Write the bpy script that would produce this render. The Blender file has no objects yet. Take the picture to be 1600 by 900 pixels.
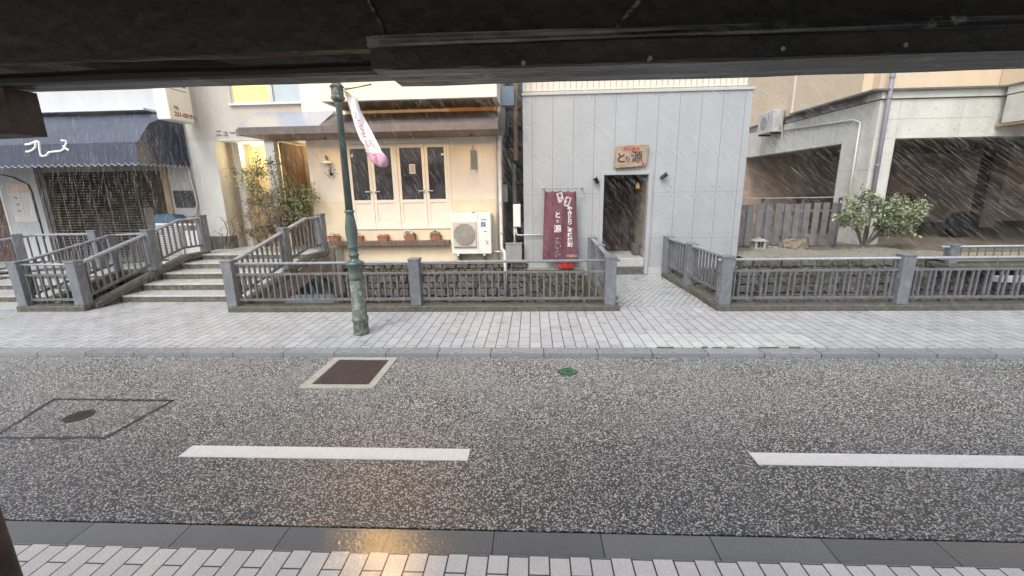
import bpy, bmesh, math, random
from mathutils import Vector, Matrix
R = math.radians
random.seed(7)
S = bpy.context.scene
C = S.collection

# ------------------------------------------------------------------ camera, sky, sun, exposure
CAMZ = 1.9
FPX = 670.0            # focal length in pixels of the 1600 px wide photograph
yaw, pit, rol = R(2.9), R(13.0), R(1.0)
fw = Vector((-math.sin(yaw)*math.cos(pit), math.cos(yaw)*math.cos(pit), -math.sin(pit)))
rt0 = Vector((math.cos(yaw), math.sin(yaw), 0)); up0 = rt0.cross(fw)
rt = rt0*math.cos(rol) - up0*math.sin(rol)
up = up0*math.cos(rol) + rt0*math.sin(rol)
CAM = Vector((0, 0, CAMZ))
cd = bpy.data.cameras.new('camera'); co = bpy.data.objects.new('camera', cd); C.objects.link(co)
cd.sensor_width = 36; cd.lens = FPX/1600*36; cd.clip_start = 0.05; cd.clip_end = 500
m = Matrix((rt, up, -fw)).transposed().to_4x4(); m.translation = CAM
co.matrix_world = m
S.camera = co

w = bpy.data.worlds.new('World'); S.world = w; w.use_nodes = True
nt = w.node_tree; bg = nt.nodes['Background']
sky = nt.nodes.new('ShaderNodeTexSky'); sky.sky_type = 'NISHITA'; sky.sun_disc = False
SUN_EL, SUN_AZ = 52, 205           # azimuth clockwise from +Y, the sun is behind the camera to the left
sky.sun_elevation = R(SUN_EL); sky.sun_rotation = R(SUN_AZ)
sky.air_density = 1.0; sky.dust_density = 3.5; sky.ozone_density = 1.0
hs = nt.nodes.new('ShaderNodeHueSaturation'); hs.inputs['Saturation'].default_value = 0.42
nt.links.new(sky.outputs[0], hs.inputs['Color']); nt.links.new(hs.outputs[0], bg.inputs[0])
bg.inputs[1].default_value = 0.15
sd = bpy.data.lights.new('sun', 'SUN'); so = bpy.data.objects.new('sun', sd); C.objects.link(so)
sd.energy = 0.75; sd.angle = R(22); sd.color = (1.0, 0.975, 0.94)
sv = Vector((math.sin(R(SUN_AZ))*math.cos(R(SUN_EL)), math.cos(R(SUN_AZ))*math.cos(R(SUN_EL)), math.sin(R(SUN_EL))))
so.rotation_euler = sv.to_track_quat('Z', 'Y').to_euler()
S.view_settings.view_transform = 'Standard'; S.view_settings.look = 'None'
S.view_settings.exposure = 0.84; S.view_settings.gamma = 1.0; S.view_settings.use_curve_mapping = False

# ------------------------------------------------------------------ surveying helpers (photo coordinates -> metres on a known plane)
def _ray(px, py): return fw + rt*((px-800)/FPX) - up*((py-450)/FPX)
def atY(px, py, Y):
    d = _ray(px, py); return CAM + d*(Y/d.y)
def atZ(px, py, Z):
    d = _ray(px, py); return CAM + d*((Z-CAMZ)/d.z)
def atX(px, py, X):
    d = _ray(px, py); return CAM + d*(X/d.x)
def rectY(x0, y0, x1, y1, Y):
    """X range and Z range of a photo rectangle standing on the plane y = Y"""
    xm, ym = (x0+x1)/2, (y0+y1)/2
    return atY(x0, ym, Y).x, atY(x1, ym, Y).x, atY(xm, y1, Y).z, atY(xm, y0, Y).z

# ------------------------------------------------------------------ materials
MATS = {}
def mat(name, col, rough=0.7, var=0.25, scale=6.0, bump=0.0, bscale=60.0, metal=0.0, spec=0.5, col2=None, thr=(0.45, 0.62),
        streak=0.0, streakcol=(0.1, 0.1, 0.1), coat=0.0, emis=None, estr=0.0, trans=0.0, alpha=1.0, rvar=0.0, sscale=(9, 9, 0.8)):
    if name in MATS: return MATS[name]
    M = bpy.data.materials.new(name); M.use_nodes = True; MATS[name] = M
    n = M.node_tree.nodes; l = M.node_tree.links; b = n['Principled BSDF']
    b.inputs['Roughness'].default_value = rough; b.inputs['Metallic'].default_value = metal
    b.inputs['Specular IOR Level'].default_value = spec
    b.inputs['Coat Weight'].default_value = coat; b.inputs['Coat Roughness'].default_value = 0.15
    g = n.new('ShaderNodeNewGeometry')
    no = n.new('ShaderNodeTexNoise'); no.inputs['Scale'].default_value = scale; no.inputs['Detail'].default_value = 8; no.inputs['Roughness'].default_value = 0.65
    l.new(g.outputs['Position'], no.inputs['Vector'])
    rp = n.new('ShaderNodeMapRange'); rp.inputs[1].default_value = 0.3; rp.inputs[2].default_value = 0.7
    rp.inputs[3].default_value = 1-var; rp.inputs[4].default_value = 1+var*0.6
    l.new(no.outputs[0], rp.inputs[0])
    mx = n.new('ShaderNodeMix'); mx.data_type = 'RGBA'; mx.blend_type = 'MULTIPLY'; mx.inputs[0].default_value = 1
    mx.inputs[6].default_value = (*col, 1); l.new(rp.outputs[0], mx.inputs[7])
    out = mx.outputs[2]
    if col2:
        n2 = n.new('ShaderNodeTexNoise'); n2.inputs['Scale'].default_value = scale*1.7; n2.inputs['Detail'].default_value = 10; n2.inputs['Roughness'].default_value = 0.7
        l.new(g.outputs['Position'], n2.inputs['Vector'])
        r2 = n.new('ShaderNodeMapRange'); r2.inputs[1].default_value = thr[0]; r2.inputs[2].default_value = thr[1]; l.new(n2.outputs[0], r2.inputs[0])
        m2 = n.new('ShaderNodeMix'); m2.data_type = 'RGBA'; l.new(r2.outputs[0], m2.inputs[0]); l.new(out, m2.inputs[6]); m2.inputs[7].default_value = (*col2, 1)
        out = m2.outputs[2]
    if streak:
        mp = n.new('ShaderNodeMapping'); mp.inputs['Scale'].default_value = sscale; l.new(g.outputs['Position'], mp.inputs[0])
        n3 = n.new('ShaderNodeTexNoise'); n3.inputs['Scale'].default_value = 1; n3.inputs['Detail'].default_value = 6; l.new(mp.outputs[0], n3.inputs['Vector'])
        r3 = n.new('ShaderNodeMapRange'); r3.inputs[1].default_value = 0.48; r3.inputs[2].default_value = 0.75; r3.inputs[4].default_value = streak; l.new(n3.outputs[0], r3.inputs[0])
        m3 = n.new('ShaderNodeMix'); m3.data_type = 'RGBA'; l.new(r3.outputs[0], m3.inputs[0]); l.new(out, m3.inputs[6]); m3.inputs[7].default_value = (*streakcol, 1)
        out = m3.outputs[2]
    l.new(out, b.inputs['Base Color'])
    if rvar:
        rr = n.new('ShaderNodeMapRange'); rr.inputs[1].default_value = 0.35; rr.inputs[2].default_value = 0.65
        rr.inputs[3].default_value = max(0.02, rough-rvar); rr.inputs[4].default_value = rough+rvar; l.new(no.outputs[0], rr.inputs[0]); l.new(rr.outputs[0], b.inputs['Roughness'])
    if bump:
        nb = n.new('ShaderNodeTexNoise'); nb.inputs['Scale'].default_value = bscale; nb.inputs['Detail'].default_value = 5
        l.new(g.outputs['Position'], nb.inputs['Vector'])
        bp = n.new('ShaderNodeBump'); bp.inputs['Strength'].default_value = bump; bp.inputs['Distance'].default_value = 0.01
        l.new(nb.outputs[0], bp.inputs['Height']); l.new(bp.outputs[0], b.inputs['Normal'])
    if emis:
        b.inputs['Emission Color'].default_value = (*emis, 1); b.inputs['Emission Strength'].default_value = estr
    if trans: b.inputs['Transmission Weight'].default_value = trans
    if alpha < 1: b.inputs['Alpha'].default_value = alpha
    return M

def N(M): return M.node_tree.nodes, M.node_tree.links, M.node_tree.nodes['Principled BSDF']

def road_mat():
    M = bpy.data.materials.new('asphalt'); M.use_nodes = True; n, l, b = N(M)
    g = n.new('ShaderNodeNewGeometry')
    wob = n.new('ShaderNodeTexNoise'); wob.inputs['Scale'].default_value = 90; wob.inputs['Detail'].default_value = 3
    l.new(g.outputs['Position'], wob.inputs['Vector'])
    ad = n.new('ShaderNodeVectorMath'); ad.operation = 'MULTIPLY_ADD'; l.new(wob.outputs['Color'], ad.inputs[0]); ad.inputs[1].default_value = (0.011, 0.011, 0.011); l.new(g.outputs['Position'], ad.inputs[2])
    vo = n.new('ShaderNodeTexVoronoi'); vo.inputs['Scale'].default_value = 90; vo.inputs['Randomness'].default_value = 1
    l.new(ad.outputs[0], vo.inputs['Vector'])
    sp = n.new('ShaderNodeSeparateColor'); l.new(vo.outputs['Color'], sp.inputs[0])
    # which grains are pale stone
    big = n.new('ShaderNodeTexNoise'); big.inputs['Scale'].default_value = 1.3; big.inputs['Detail'].default_value = 4; l.new(g.outputs['Position'], big.inputs['Vector'])
    addn = n.new('ShaderNodeMath'); addn.operation = 'MULTIPLY_ADD'; l.new(big.outputs[0], addn.inputs[0]); addn.inputs[1].default_value = 0.22; l.new(sp.outputs[0], addn.inputs[2])
    cr = n.new('ShaderNodeValToRGB'); l.new(addn.outputs[0], cr.inputs[0])
    e = cr.color_ramp.elements; e[0].position = 0.30; e[0].color = (0.070, 0.074, 0.074, 1); e[1].position = 0.90; e[1].color = (0.78, 0.79, 0.765, 1)
    k = e.new(0.45); k.color = (0.15, 0.153, 0.15, 1); k = e.new(0.65); k.color = (0.43, 0.435, 0.42, 1)
    # binder between grains
    dr = n.new('ShaderNodeMapRange'); dr.inputs[1].default_value = 0.30; dr.inputs[2].default_value = 0.62; dr.inputs[3].default_value = 1; dr.inputs[4].default_value = 0.0
    l.new(vo.outputs['Distance'], dr.inputs[0])
    mx = n.new('ShaderNodeMix'); mx.data_type = 'RGBA'; l.new(dr.outputs[0], mx.inputs[0]); mx.inputs[6].default_value = (0.055, 0.056, 0.06, 1); l.new(cr.outputs[0], mx.inputs[7])
    l.new(mx.outputs[2], b.inputs['Base Color'])
    rr = n.new('ShaderNodeMapRange'); rr.inputs[1].default_value = 0.35; rr.inputs[2].default_value = 0.65; rr.inputs[3].default_value = 0.24; rr.inputs[4].default_value = 0.36
    l.new(big.outputs[0], rr.inputs[0]); l.new(rr.outputs[0], b.inputs['Roughness'])
    sub = n.new('ShaderNodeMath'); sub.operation = 'SUBTRACT'; l.new(sp.outputs[1], sub.inputs[0]); l.new(vo.outputs['Distance'], sub.inputs[1])
    bp = n.new('ShaderNodeBump'); bp.inputs['Strength'].default_value = 0.55; bp.inputs['Distance'].default_value = 0.004
    l.new(sub.outputs[0], bp.inputs['Height']); l.new(bp.outputs[0], b.inputs['Normal'])
    return M

def paver_mat(name, c1, c2, mortar, bw, rh, ms, rotated=True, rough=0.4, offset=0.5, shift=(0, 0), freq=2):
    M = bpy.data.materials.new(name); M.use_nodes = True; n, l, b = N(M)
    g = n.new('ShaderNodeNewGeometry')
    sx = n.new('ShaderNodeSeparateXYZ'); l.new(g.outputs['Position'], sx.inputs[0])
    cx = n.new('ShaderNodeCombineXYZ')
    if rotated: l.new(sx.outputs[1], cx.inputs[0]); l.new(sx.outputs[0], cx.inputs[1])
    else: l.new(sx.outputs[0], cx.inputs[0]); l.new(sx.outputs[1], cx.inputs[1])
    mp = n.new('ShaderNodeMapping'); mp.inputs['Location'].default_value = (50+shift[0], 50+shift[1], 0); l.new(cx.outputs[0], mp.inputs[0])
    br = n.new('ShaderNodeTexBrick'); l.new(mp.outputs[0], br.inputs['Vector'])
    br.offset = offset; br.offset_frequency = freq; br.squash = 1
    br.inputs['Color1'].default_value = (*c1, 1); br.inputs['Color2'].default_value = (*c2, 1); br.inputs['Mortar'].default_value = (*mortar, 1)
    br.inputs['Scale'].default_value = 1; br.inputs['Mortar Size'].default_value = ms; br.inputs['Mortar Smooth'].default_value = 0.3; br.inputs['Bias'].default_value = -0.1
    br.inputs['Brick Width'].default_value = bw; br.inputs['Row Height'].default_value = rh
    no = n.new('ShaderNodeTexNoise'); no.inputs['Scale'].default_value = 2.2; no.inputs['Detail'].default_value = 8; no.inputs['Roughness'].default_value = 0.7; l.new(g.outputs['Position'], no.inputs['Vector'])
    mr = n.new('ShaderNodeMapRange'); mr.inputs[1].default_value = 0.3; mr.inputs[2].default_value = 0.7; mr.inputs[3].default_value = 0.90; mr.inputs[4].default_value = 1.07; l.new(no.outputs[0], mr.inputs[0])
    mx = n.new('ShaderNodeMix'); mx.data_type = 'RGBA'; mx.blend_type = 'MULTIPLY'; mx.inputs[0].default_value = 1; l.new(br.outputs[0], mx.inputs[6]); l.new(mr.outputs[0], mx.inputs[7])
    sp = n.new('ShaderNodeTexNoise'); sp.inputs['Scale'].default_value = 170; sp.inputs['Detail'].default_value = 2; l.new(g.outputs['Position'], sp.inputs['Vector'])
    sr = n.new('ShaderNodeMapRange'); sr.inputs[1].default_value = 0.35; sr.inputs[2].default_value = 0.65; sr.inputs[3].default_value = 0.86; sr.inputs[4].default_value = 1.1; l.new(sp.outputs[0], sr.inputs[0])
    m2 = n.new('ShaderNodeMix'); m2.data_type = 'RGBA'; m2.blend_type = 'MULTIPLY'; m2.inputs[0].default_value = 1; l.new(mx.outputs[2], m2.inputs[6]); l.new(sr.outputs[0], m2.inputs[7])
    l.new(m2.outputs[2], b.inputs['Base Color'])
    rr = n.new('ShaderNodeMapRange'); rr.inputs[1].default_value = 0.35; rr.inputs[2].default_value = 0.65; rr.inputs[3].default_value = rough-0.14; rr.inputs[4].default_value = rough+0.12; l.new(no.outputs[0], rr.inputs[0]); l.new(rr.outputs[0], b.inputs['Roughness'])
    iv = n.new('ShaderNodeMath'); iv.operation = 'MULTIPLY_ADD'; l.new(br.outputs['Fac'], iv.inputs[0]); iv.inputs[1].default_value = -1; l.new(sp.outputs[0], iv.inputs[2])
    bp = n.new('ShaderNodeBump'); bp.inputs['Strength'].default_value = 0.5; bp.inputs['Distance'].default_value = 0.004; l.new(iv.outputs[0], bp.inputs['Height']); l.new(bp.outputs[0], b.inputs['Normal'])
    return M

M_ROAD = road_mat()
M_PAVE = paver_mat('granite_pavers', (0.435, 0.45, 0.465), (0.385, 0.40, 0.415), (0.055, 0.055, 0.055), 0.30, 0.138, 0.0055, rough=0.36, freq=2)
M_PAVEN = paver_mat('near_pavers', (0.80, 0.80, 0.79), (0.70, 0.705, 0.71), (0.07, 0.07, 0.06), 0.215, 0.107, 0.005, rough=0.30, offset=0.5, freq=2, shift=(0.035, 0))
M_PAVEPALE = paver_mat('pale_pavers', (0.50, 0.52, 0.525), (0.46, 0.48, 0.485), (0.08, 0.12, 0.12), 0.30, 0.138, 0.0048, rough=0.36, freq=2)
M_SETTS = paver_mat('path_setts', (0.52, 0.535, 0.54), (0.40, 0.42, 0.43), (0.07, 0.07, 0.07), 0.105, 0.095, 0.009, rotated=False, rough=0.34)
M_KERB = paver_mat('kerb_stone', (0.25, 0.27, 0.285), (0.21, 0.23, 0.245), (0.03, 0.03, 0.03), 0.62, 5.0, 0.006, rotated=False, rough=0.3, offset=0, shift=(0.10, 0))
M_GUTTER = paver_mat('gutter_slabs', (0.22, 0.23, 0.23), (0.17, 0.178, 0.18), (0.03, 0.03, 0.03), 0.60, 5.0, 0.004, rotated=False, rough=0.20, offset=0, shift=(0.03, 0))
def wetten(M, rough, sc=55, dist=.0016):
    n, l, b = N(M)
    for lk in list(b.inputs['Roughness'].links): l.remove(lk)
    b.inputs['Roughness'].default_value = rough
    g = n.new('ShaderNodeNewGeometry'); no = n.new('ShaderNodeTexNoise'); no.inputs['Scale'].default_value = sc; no.inputs['Detail'].default_value = 4
    l.new(g.outputs['Position'], no.inputs['Vector']); bp = n.new('ShaderNodeBump'); bp.inputs['Strength'].default_value = 1; bp.inputs['Distance'].default_value = dist
    l.new(no.outputs[0], bp.inputs['Height'])
    l.new(bp.outputs[0], b.inputs['Normal'])
wetten(M_GUTTER, .03, 55, .0026); wetten(M_PAVEN, .05, 60, .0022)
M_LINE = mat('line_paint', (0.84, 0.85, 0.84), 0.45, 0.10, 30, 0.5, 120, col2=(0.42, 0.42, 0.42), thr=(0.66, 0.72))
M_TAR = mat('tar', (0.035, 0.035, 0.036), 0.25, 0.2, 10)
M_FENCE = mat('fence_metal', (0.130, 0.136, 0.146), 0.42, 0.35, 7, 0.25, 90, col2=(0.13, 0.10, 0.08), thr=(0.58, 0.70), streak=0.3, streakcol=(0.10, 0.10, 0.11))
M_FENCEP = mat('fence_post_cast', (0.155, 0.172, 0.19), 0.42, 0.3, 9, 0.3, 50, col2=(0.27, 0.29, 0.31), thr=(0.55, 0.78), streak=0.35, streakcol=(0.12, 0.125, 0.14))
M_RAIL = mat('rail_wet', (0.30, 0.325, 0.355), 0.28, 0.3, 30, 0.2, 120, metal=0.15)
M_BASE = mat('mossy_kerb', (0.10, 0.092, 0.08), 0.6, 0.45, 12, 0.7, 60, col2=(0.055, 0.065, 0.03), thr=(0.5, 0.62))
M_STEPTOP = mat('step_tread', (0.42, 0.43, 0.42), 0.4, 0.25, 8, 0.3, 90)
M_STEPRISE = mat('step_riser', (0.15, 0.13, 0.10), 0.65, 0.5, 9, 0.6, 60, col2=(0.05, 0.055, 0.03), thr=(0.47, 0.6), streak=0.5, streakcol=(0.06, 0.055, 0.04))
M_STONE = mat('rubble_stone', (0.115, 0.106, 0.096), 0.65, 0.6, 5, 0.9, 35, col2=(0.07, 0.085, 0.035), thr=(0.56, 0.68))
M_MORTAR = mat('dark_mortar', (0.075, 0.07, 0.06), 0.85, 0.3, 9, 0.5, 50)
M_BED = mat('stream_mud', (0.035, 0.036, 0.026), 0.3, 0.4, 3, 0.6, 20)
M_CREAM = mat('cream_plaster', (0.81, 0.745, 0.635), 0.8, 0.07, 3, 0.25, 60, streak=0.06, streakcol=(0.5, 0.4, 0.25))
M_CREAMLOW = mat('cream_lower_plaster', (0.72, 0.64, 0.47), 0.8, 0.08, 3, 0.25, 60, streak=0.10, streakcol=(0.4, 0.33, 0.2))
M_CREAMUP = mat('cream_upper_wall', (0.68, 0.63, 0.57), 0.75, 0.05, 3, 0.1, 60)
M_DOOR = mat('cream_door_paint', (0.84, 0.775, 0.665), 0.4, 0.04, 5)
M_GLASSD = mat('dark_glass', (0.045, 0.046, 0.056), 0.12, 0.3, 3, spec=0.35)
M_BROWNC = mat('brown_canopy', (0.115, 0.100, 0.10), 0.55, 0.25, 8, 0.3, 40, streak=0.3, streakcol=(0.07, 0.05, 0.045))
M_CANTOP = mat('canopy_sky_sheen', (0.34, 0.37, 0.45), 0.22, 0.25, 25, 0.3, 90, metal=0.2)  # bluish sky reflection on the wet metal put into the base colour
M_SOFFIT = mat('brown_soffit', (0.26, 0.18, 0.12), 0.7, 0.3, 5)
M_BEIGE = mat('beige_plaster', (0.50, 0.475, 0.43), 0.8, 0.09, 1.5, 0.25, 50, streak=0.12, streakcol=(0.30, 0.27, 0.22))
M_BEIGEW = mat('pale_plaster', (0.53, 0.53, 0.51), 0.8, 0.08, 2, 0.2, 50, streak=0.12, streakcol=(0.3, 0.28, 0.25))
M_WARMWALL = mat('entrance_wall', (0.76, 0.64, 0.40), 0.8, 0.08, 2)
M_BROWNSIDE = mat('brown_board_wall', (0.30, 0.205, 0.125), 0.7, 0.12, 2)
M_LEFTW = mat('left_plaster', (0.52, 0.53, 0.53), 0.8, 0.08, 1.5, 0.2, 50, streak=0.15, streakcol=(0.33, 0.33, 0.33))
M_AWN = mat('navy_awning', (0.036, 0.050, 0.082), 0.45, 0.22, 3, 0.2, 14, spec=0.6)
M_AWNTRIM = mat('awning_trim', (0.42, 0.42, 0.42), 0.6, 0.1)
M_WHITE = mat('white_paint', (0.74, 0.74, 0.72), 0.4, 0.05, 5)
M_SLEDGE = mat('wet_white_ledge', (0.66, 0.70, 0.76), 0.3, 0.1, 8)
M_BLACK = mat('black_metal', (0.02, 0.02, 0.022), 0.4, 0.2, 8)
M_BARS = mat('shutter_bars', (0.25, 0.23, 0.20), 0.4, 0.1, 8, metal=0.4)
M_SHOPIN = mat('shop_interior', (0.42, 0.32, 0.23), 0.8, 0.6, 2.2, col2=(0.12, 0.12, 0.12), thr=(0.6, 0.7))
M_PANEL = mat('grey_siding', (0.36, 0.38, 0.395), 0.5, 0.07, 1.2, 0.12, 70, streak=0.28, streakcol=(0.28, 0.29, 0.30), sscale=(5, 5, 0.5))
M_PTRIM = mat('grey_trim', (0.44, 0.455, 0.465), 0.5, 0.04, 2)
M_RIBBED = mat('ribbed_cream', (0.66, 0.61, 0.52), 0.6, 0.05, 3)
M_DARKIN = mat('dark_doorway', (0.065, 0.042, 0.036), 0.7, 0.6, 5, col2=(0.12, 0.058, 0.043), thr=(0.52, 0.7))
M_WOODSIGN = mat('sign_wood', (0.34, 0.25, 0.175), 0.6, 0.3, 5, 0.4, 30, col2=(0.30, 0.21, 0.15), thr=(0.5, 0.75), streak=0.35, streakcol=(0.22, 0.14, 0.08), sscale=(1.5, 5, 30))
M_INK = mat('ink', (0.02, 0.018, 0.015), 0.5, 0.1)
M_RED = mat('red_paint', (0.50, 0.05, 0.03), 0.5, 0.1)
M_REDBOX = mat('red_plastic', (0.38, 0.03, 0.022), 0.35, 0.1)
M_BANNER = mat('maroon_cloth', (0.135, 0.047, 0.068), 0.75, 0.18, 4, 0.2, 40, streak=0.18, streakcol=(0.27, 0.12, 0.13))
M_LETTER = mat('white_lettering', (0.80, 0.79, 0.76), 0.6, 0.08, 12)
M_GOLD = mat('pale_gold_lettering', (0.62, 0.50, 0.28), 0.6, 0.08, 12)
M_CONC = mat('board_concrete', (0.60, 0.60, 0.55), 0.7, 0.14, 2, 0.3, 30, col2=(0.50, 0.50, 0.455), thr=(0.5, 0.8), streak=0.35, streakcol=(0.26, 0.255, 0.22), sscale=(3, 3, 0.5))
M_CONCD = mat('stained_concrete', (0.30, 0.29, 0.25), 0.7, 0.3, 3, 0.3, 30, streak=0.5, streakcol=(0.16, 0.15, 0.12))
M_SALMON = mat('salmon_tile_wall', (0.65, 0.53, 0.38), 0.6, 0.07, 2, streak=0.12, streakcol=(0.45, 0.3, 0.17))
M_LEDGE = mat('grey_ledge', (0.12, 0.12, 0.125), 0.4, 0.2, 5)
M_PARK = mat('parking_interior', (0.48, 0.35, 0.26), 0.7, 0.45, 0.6, col2=(0.28, 0.25, 0.23), thr=(0.45, 0.62))
M_GREYWOOD = mat('weathered_boards', (0.165, 0.155, 0.155), 0.7, 0.3, 5, 0.5, 40, streak=0.5, streakcol=(0.085, 0.075, 0.07), sscale=(20, 20, 1.5))
M_GRAVEL = mat('garden_gravel', (0.25, 0.235, 0.195), 0.8, 0.5, 30, 1.0, 45, col2=(0.115, 0.11, 0.075), thr=(0.5, 0.62))
M_ROCK = mat('garden_rock', (0.21, 0.17, 0.125), 0.7, 0.5, 7, 0.9, 18, col2=(0.28, 0.28, 0.2), thr=(0.55, 0.7))
M_LANTERN = mat('granite_lantern', (0.36, 0.36, 0.33), 0.75, 0.25, 20, 0.5, 80)
M_GREENP = mat('lamp_post_green', (0.075, 0.112, 0.098), 0.35, 0.25, 12, 0.15, 60, streak=0.35, streakcol=(0.13, 0.16, 0.15), coat=0.3, sscale=(30, 30, 3))
M_GREENPEEL = mat('lamp_post_peeling', (0.085, 0.115, 0.10), 0.5, 0.3, 10, 0.6, 40, col2=(0.25, 0.235, 0.185), thr=(0.50, 0.60), streak=0.5, streakcol=(0.07, 0.06, 0.05), sscale=(25, 25, 4))
M_TERRA = mat('terracotta', (0.36, 0.15, 0.085), 0.75, 0.2, 12, 0.2, 60)
M_SOIL = mat('soil', (0.04, 0.028, 0.02), 0.9, 0.3, 30)
M_BRICKL = paver_mat('brick_ledge', (0.16, 0.10, 0.075), (0.12, 0.085, 0.07), (0.20, 0.18, 0.15), 0.09, 0.5, 0.008, rotated=False, rough=0.6, offset=0)
M_ACW = mat('ac_white', (0.78, 0.77, 0.73), 0.4, 0.04, 4)
M_ACB = mat('ac_beige', (0.56, 0.52, 0.44), 0.5, 0.06, 6)
M_ACG = mat('fan_grey', (0.27, 0.265, 0.25), 0.5, 0.15, 12)
M_PIPE = mat('pale_pipe', (0.62, 0.61, 0.57), 0.4, 0.12, 6, streak=0.2, streakcol=(0.35, 0.32, 0.27), sscale=(20, 20, 2))
M_PIPED = mat('dark_pipe', (0.12, 0.12, 0.13), 0.5, 0.3, 6)
M_PIPEP = mat('mauve_pipe', (0.26, 0.25, 0.29), 0.4, 0.12, 6)
M_PIPEO = mat('tan_pipe', (0.36, 0.27, 0.20), 0.5, 0.3, 6)
M_BLUEBOX = mat('blue_grey_metal', (0.28, 0.37, 0.45), 0.35, 0.12, 6)
M_GREYBOX = mat('grey_metal_box', (0.29, 0.30, 0.30), 0.5, 0.15, 7, streak=0.2)
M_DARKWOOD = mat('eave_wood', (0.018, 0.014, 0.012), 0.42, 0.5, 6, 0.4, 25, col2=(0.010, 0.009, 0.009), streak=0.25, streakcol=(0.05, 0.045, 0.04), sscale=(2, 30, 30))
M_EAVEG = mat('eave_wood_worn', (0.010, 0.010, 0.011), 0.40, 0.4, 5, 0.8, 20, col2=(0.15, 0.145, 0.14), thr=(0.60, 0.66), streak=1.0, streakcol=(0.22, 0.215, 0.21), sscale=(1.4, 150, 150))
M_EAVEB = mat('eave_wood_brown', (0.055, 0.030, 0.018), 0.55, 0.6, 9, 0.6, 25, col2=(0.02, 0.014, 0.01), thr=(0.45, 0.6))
M_RUST = mat('rusty_plate', (0.055, 0.040, 0.038), 0.35, 0.45, 14, 0.6, 60, col2=(0.12, 0.055, 0.035), thr=(0.55, 0.7))
M_CFRAME = mat('concrete_frame', (0.36, 0.36, 0.32), 0.6, 0.15, 10, 0.4, 80)
M_GREENLID = mat('green_lid', (0.025, 0.13, 0.06), 0.4, 0.25, 20)
M_PENN = mat('pennant_cloth', (0.82, 0.80, 0.80), 0.7, 0.06, 8)
M_PENNY = mat('pennant_yellowish', (0.80, 0.72, 0.50), 0.7, 0.06, 8)
M_PINK = mat('pennant_pink', (0.72, 0.42, 0.52), 0.7, 0.1, 8)
M_PINKD = mat('pennant_print', (0.62, 0.13, 0.22), 0.7, 0.1, 8)
M_LEAF1 = mat('leaf_green', (0.15, 0.18, 0.085), 0.5, 0.35, 30)
M_LEAF2 = mat('leaf_dark', (0.040, 0.062, 0.028), 0.5, 0.35, 30)
M_LEAF3 = mat('leaf_yellowish', (0.25, 0.27, 0.11), 0.45, 0.3, 30)
M_LEAFP = mat('leaf_pale', (0.36, 0.43, 0.27), 0.4, 0.3, 30)
M_LEAFB = mat('leaf_brown', (0.30, 0.215, 0.13), 0.7, 0.35, 30)
M_TWIG = mat('twig', (0.10, 0.08, 0.06), 0.8, 0.3, 30)
M_MOSS = mat('moss', (0.13, 0.13, 0.095), 0.9, 0.4, 30, 1.0, 80)
M_BULB = mat('warm_globe', (0.9, 0.7, 0.4), 0.4, 0, emis=(1.0, 0.52, 0.12), estr=330)
M_WINLIT = mat('lit_window', (0.5, 0.42, 0.18), 0.5, 0.05, 4, emis=(1.0, 0.76, 0.20), estr=0.55)
M_WINPALE = mat('pale_window', (0.42, 0.50, 0.54), 0.15, 0.08, 6)
M_ALU = mat('aluminium_frame', (0.50, 0.51, 0.51), 0.35, 0.1, 8, metal=0.3)
M_POSTER = mat('poster_paper', (0.66, 0.63, 0.60), 0.6, 0.08, 6)
M_BLUECLOTH = mat('blue_cover', (0.05, 0.13, 0.20), 0.5, 0.2, 10)
M_SCREW = mat('screw', (0.35, 0.33, 0.28), 0.35, 0.2, 40, metal=0.7)
M_RAIN = mat('rain_water', (0.80, 0.82, 0.84), 0.25, 0, alpha=0.135, spec=0.5)
M_LAMPWARM = mat('warm_lamp', (0.9, 0.7, 0.4), 0.4, 0, emis=(1.0, 0.66, 0.25), estr=8)
M_SEAL = mat('faint_seam', (0.20, 0.21, 0.215), 0.6, 0.05)
M_FORM = mat('formwork_mark', (0.27, 0.27, 0.245), 0.7, 0.1)

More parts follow.
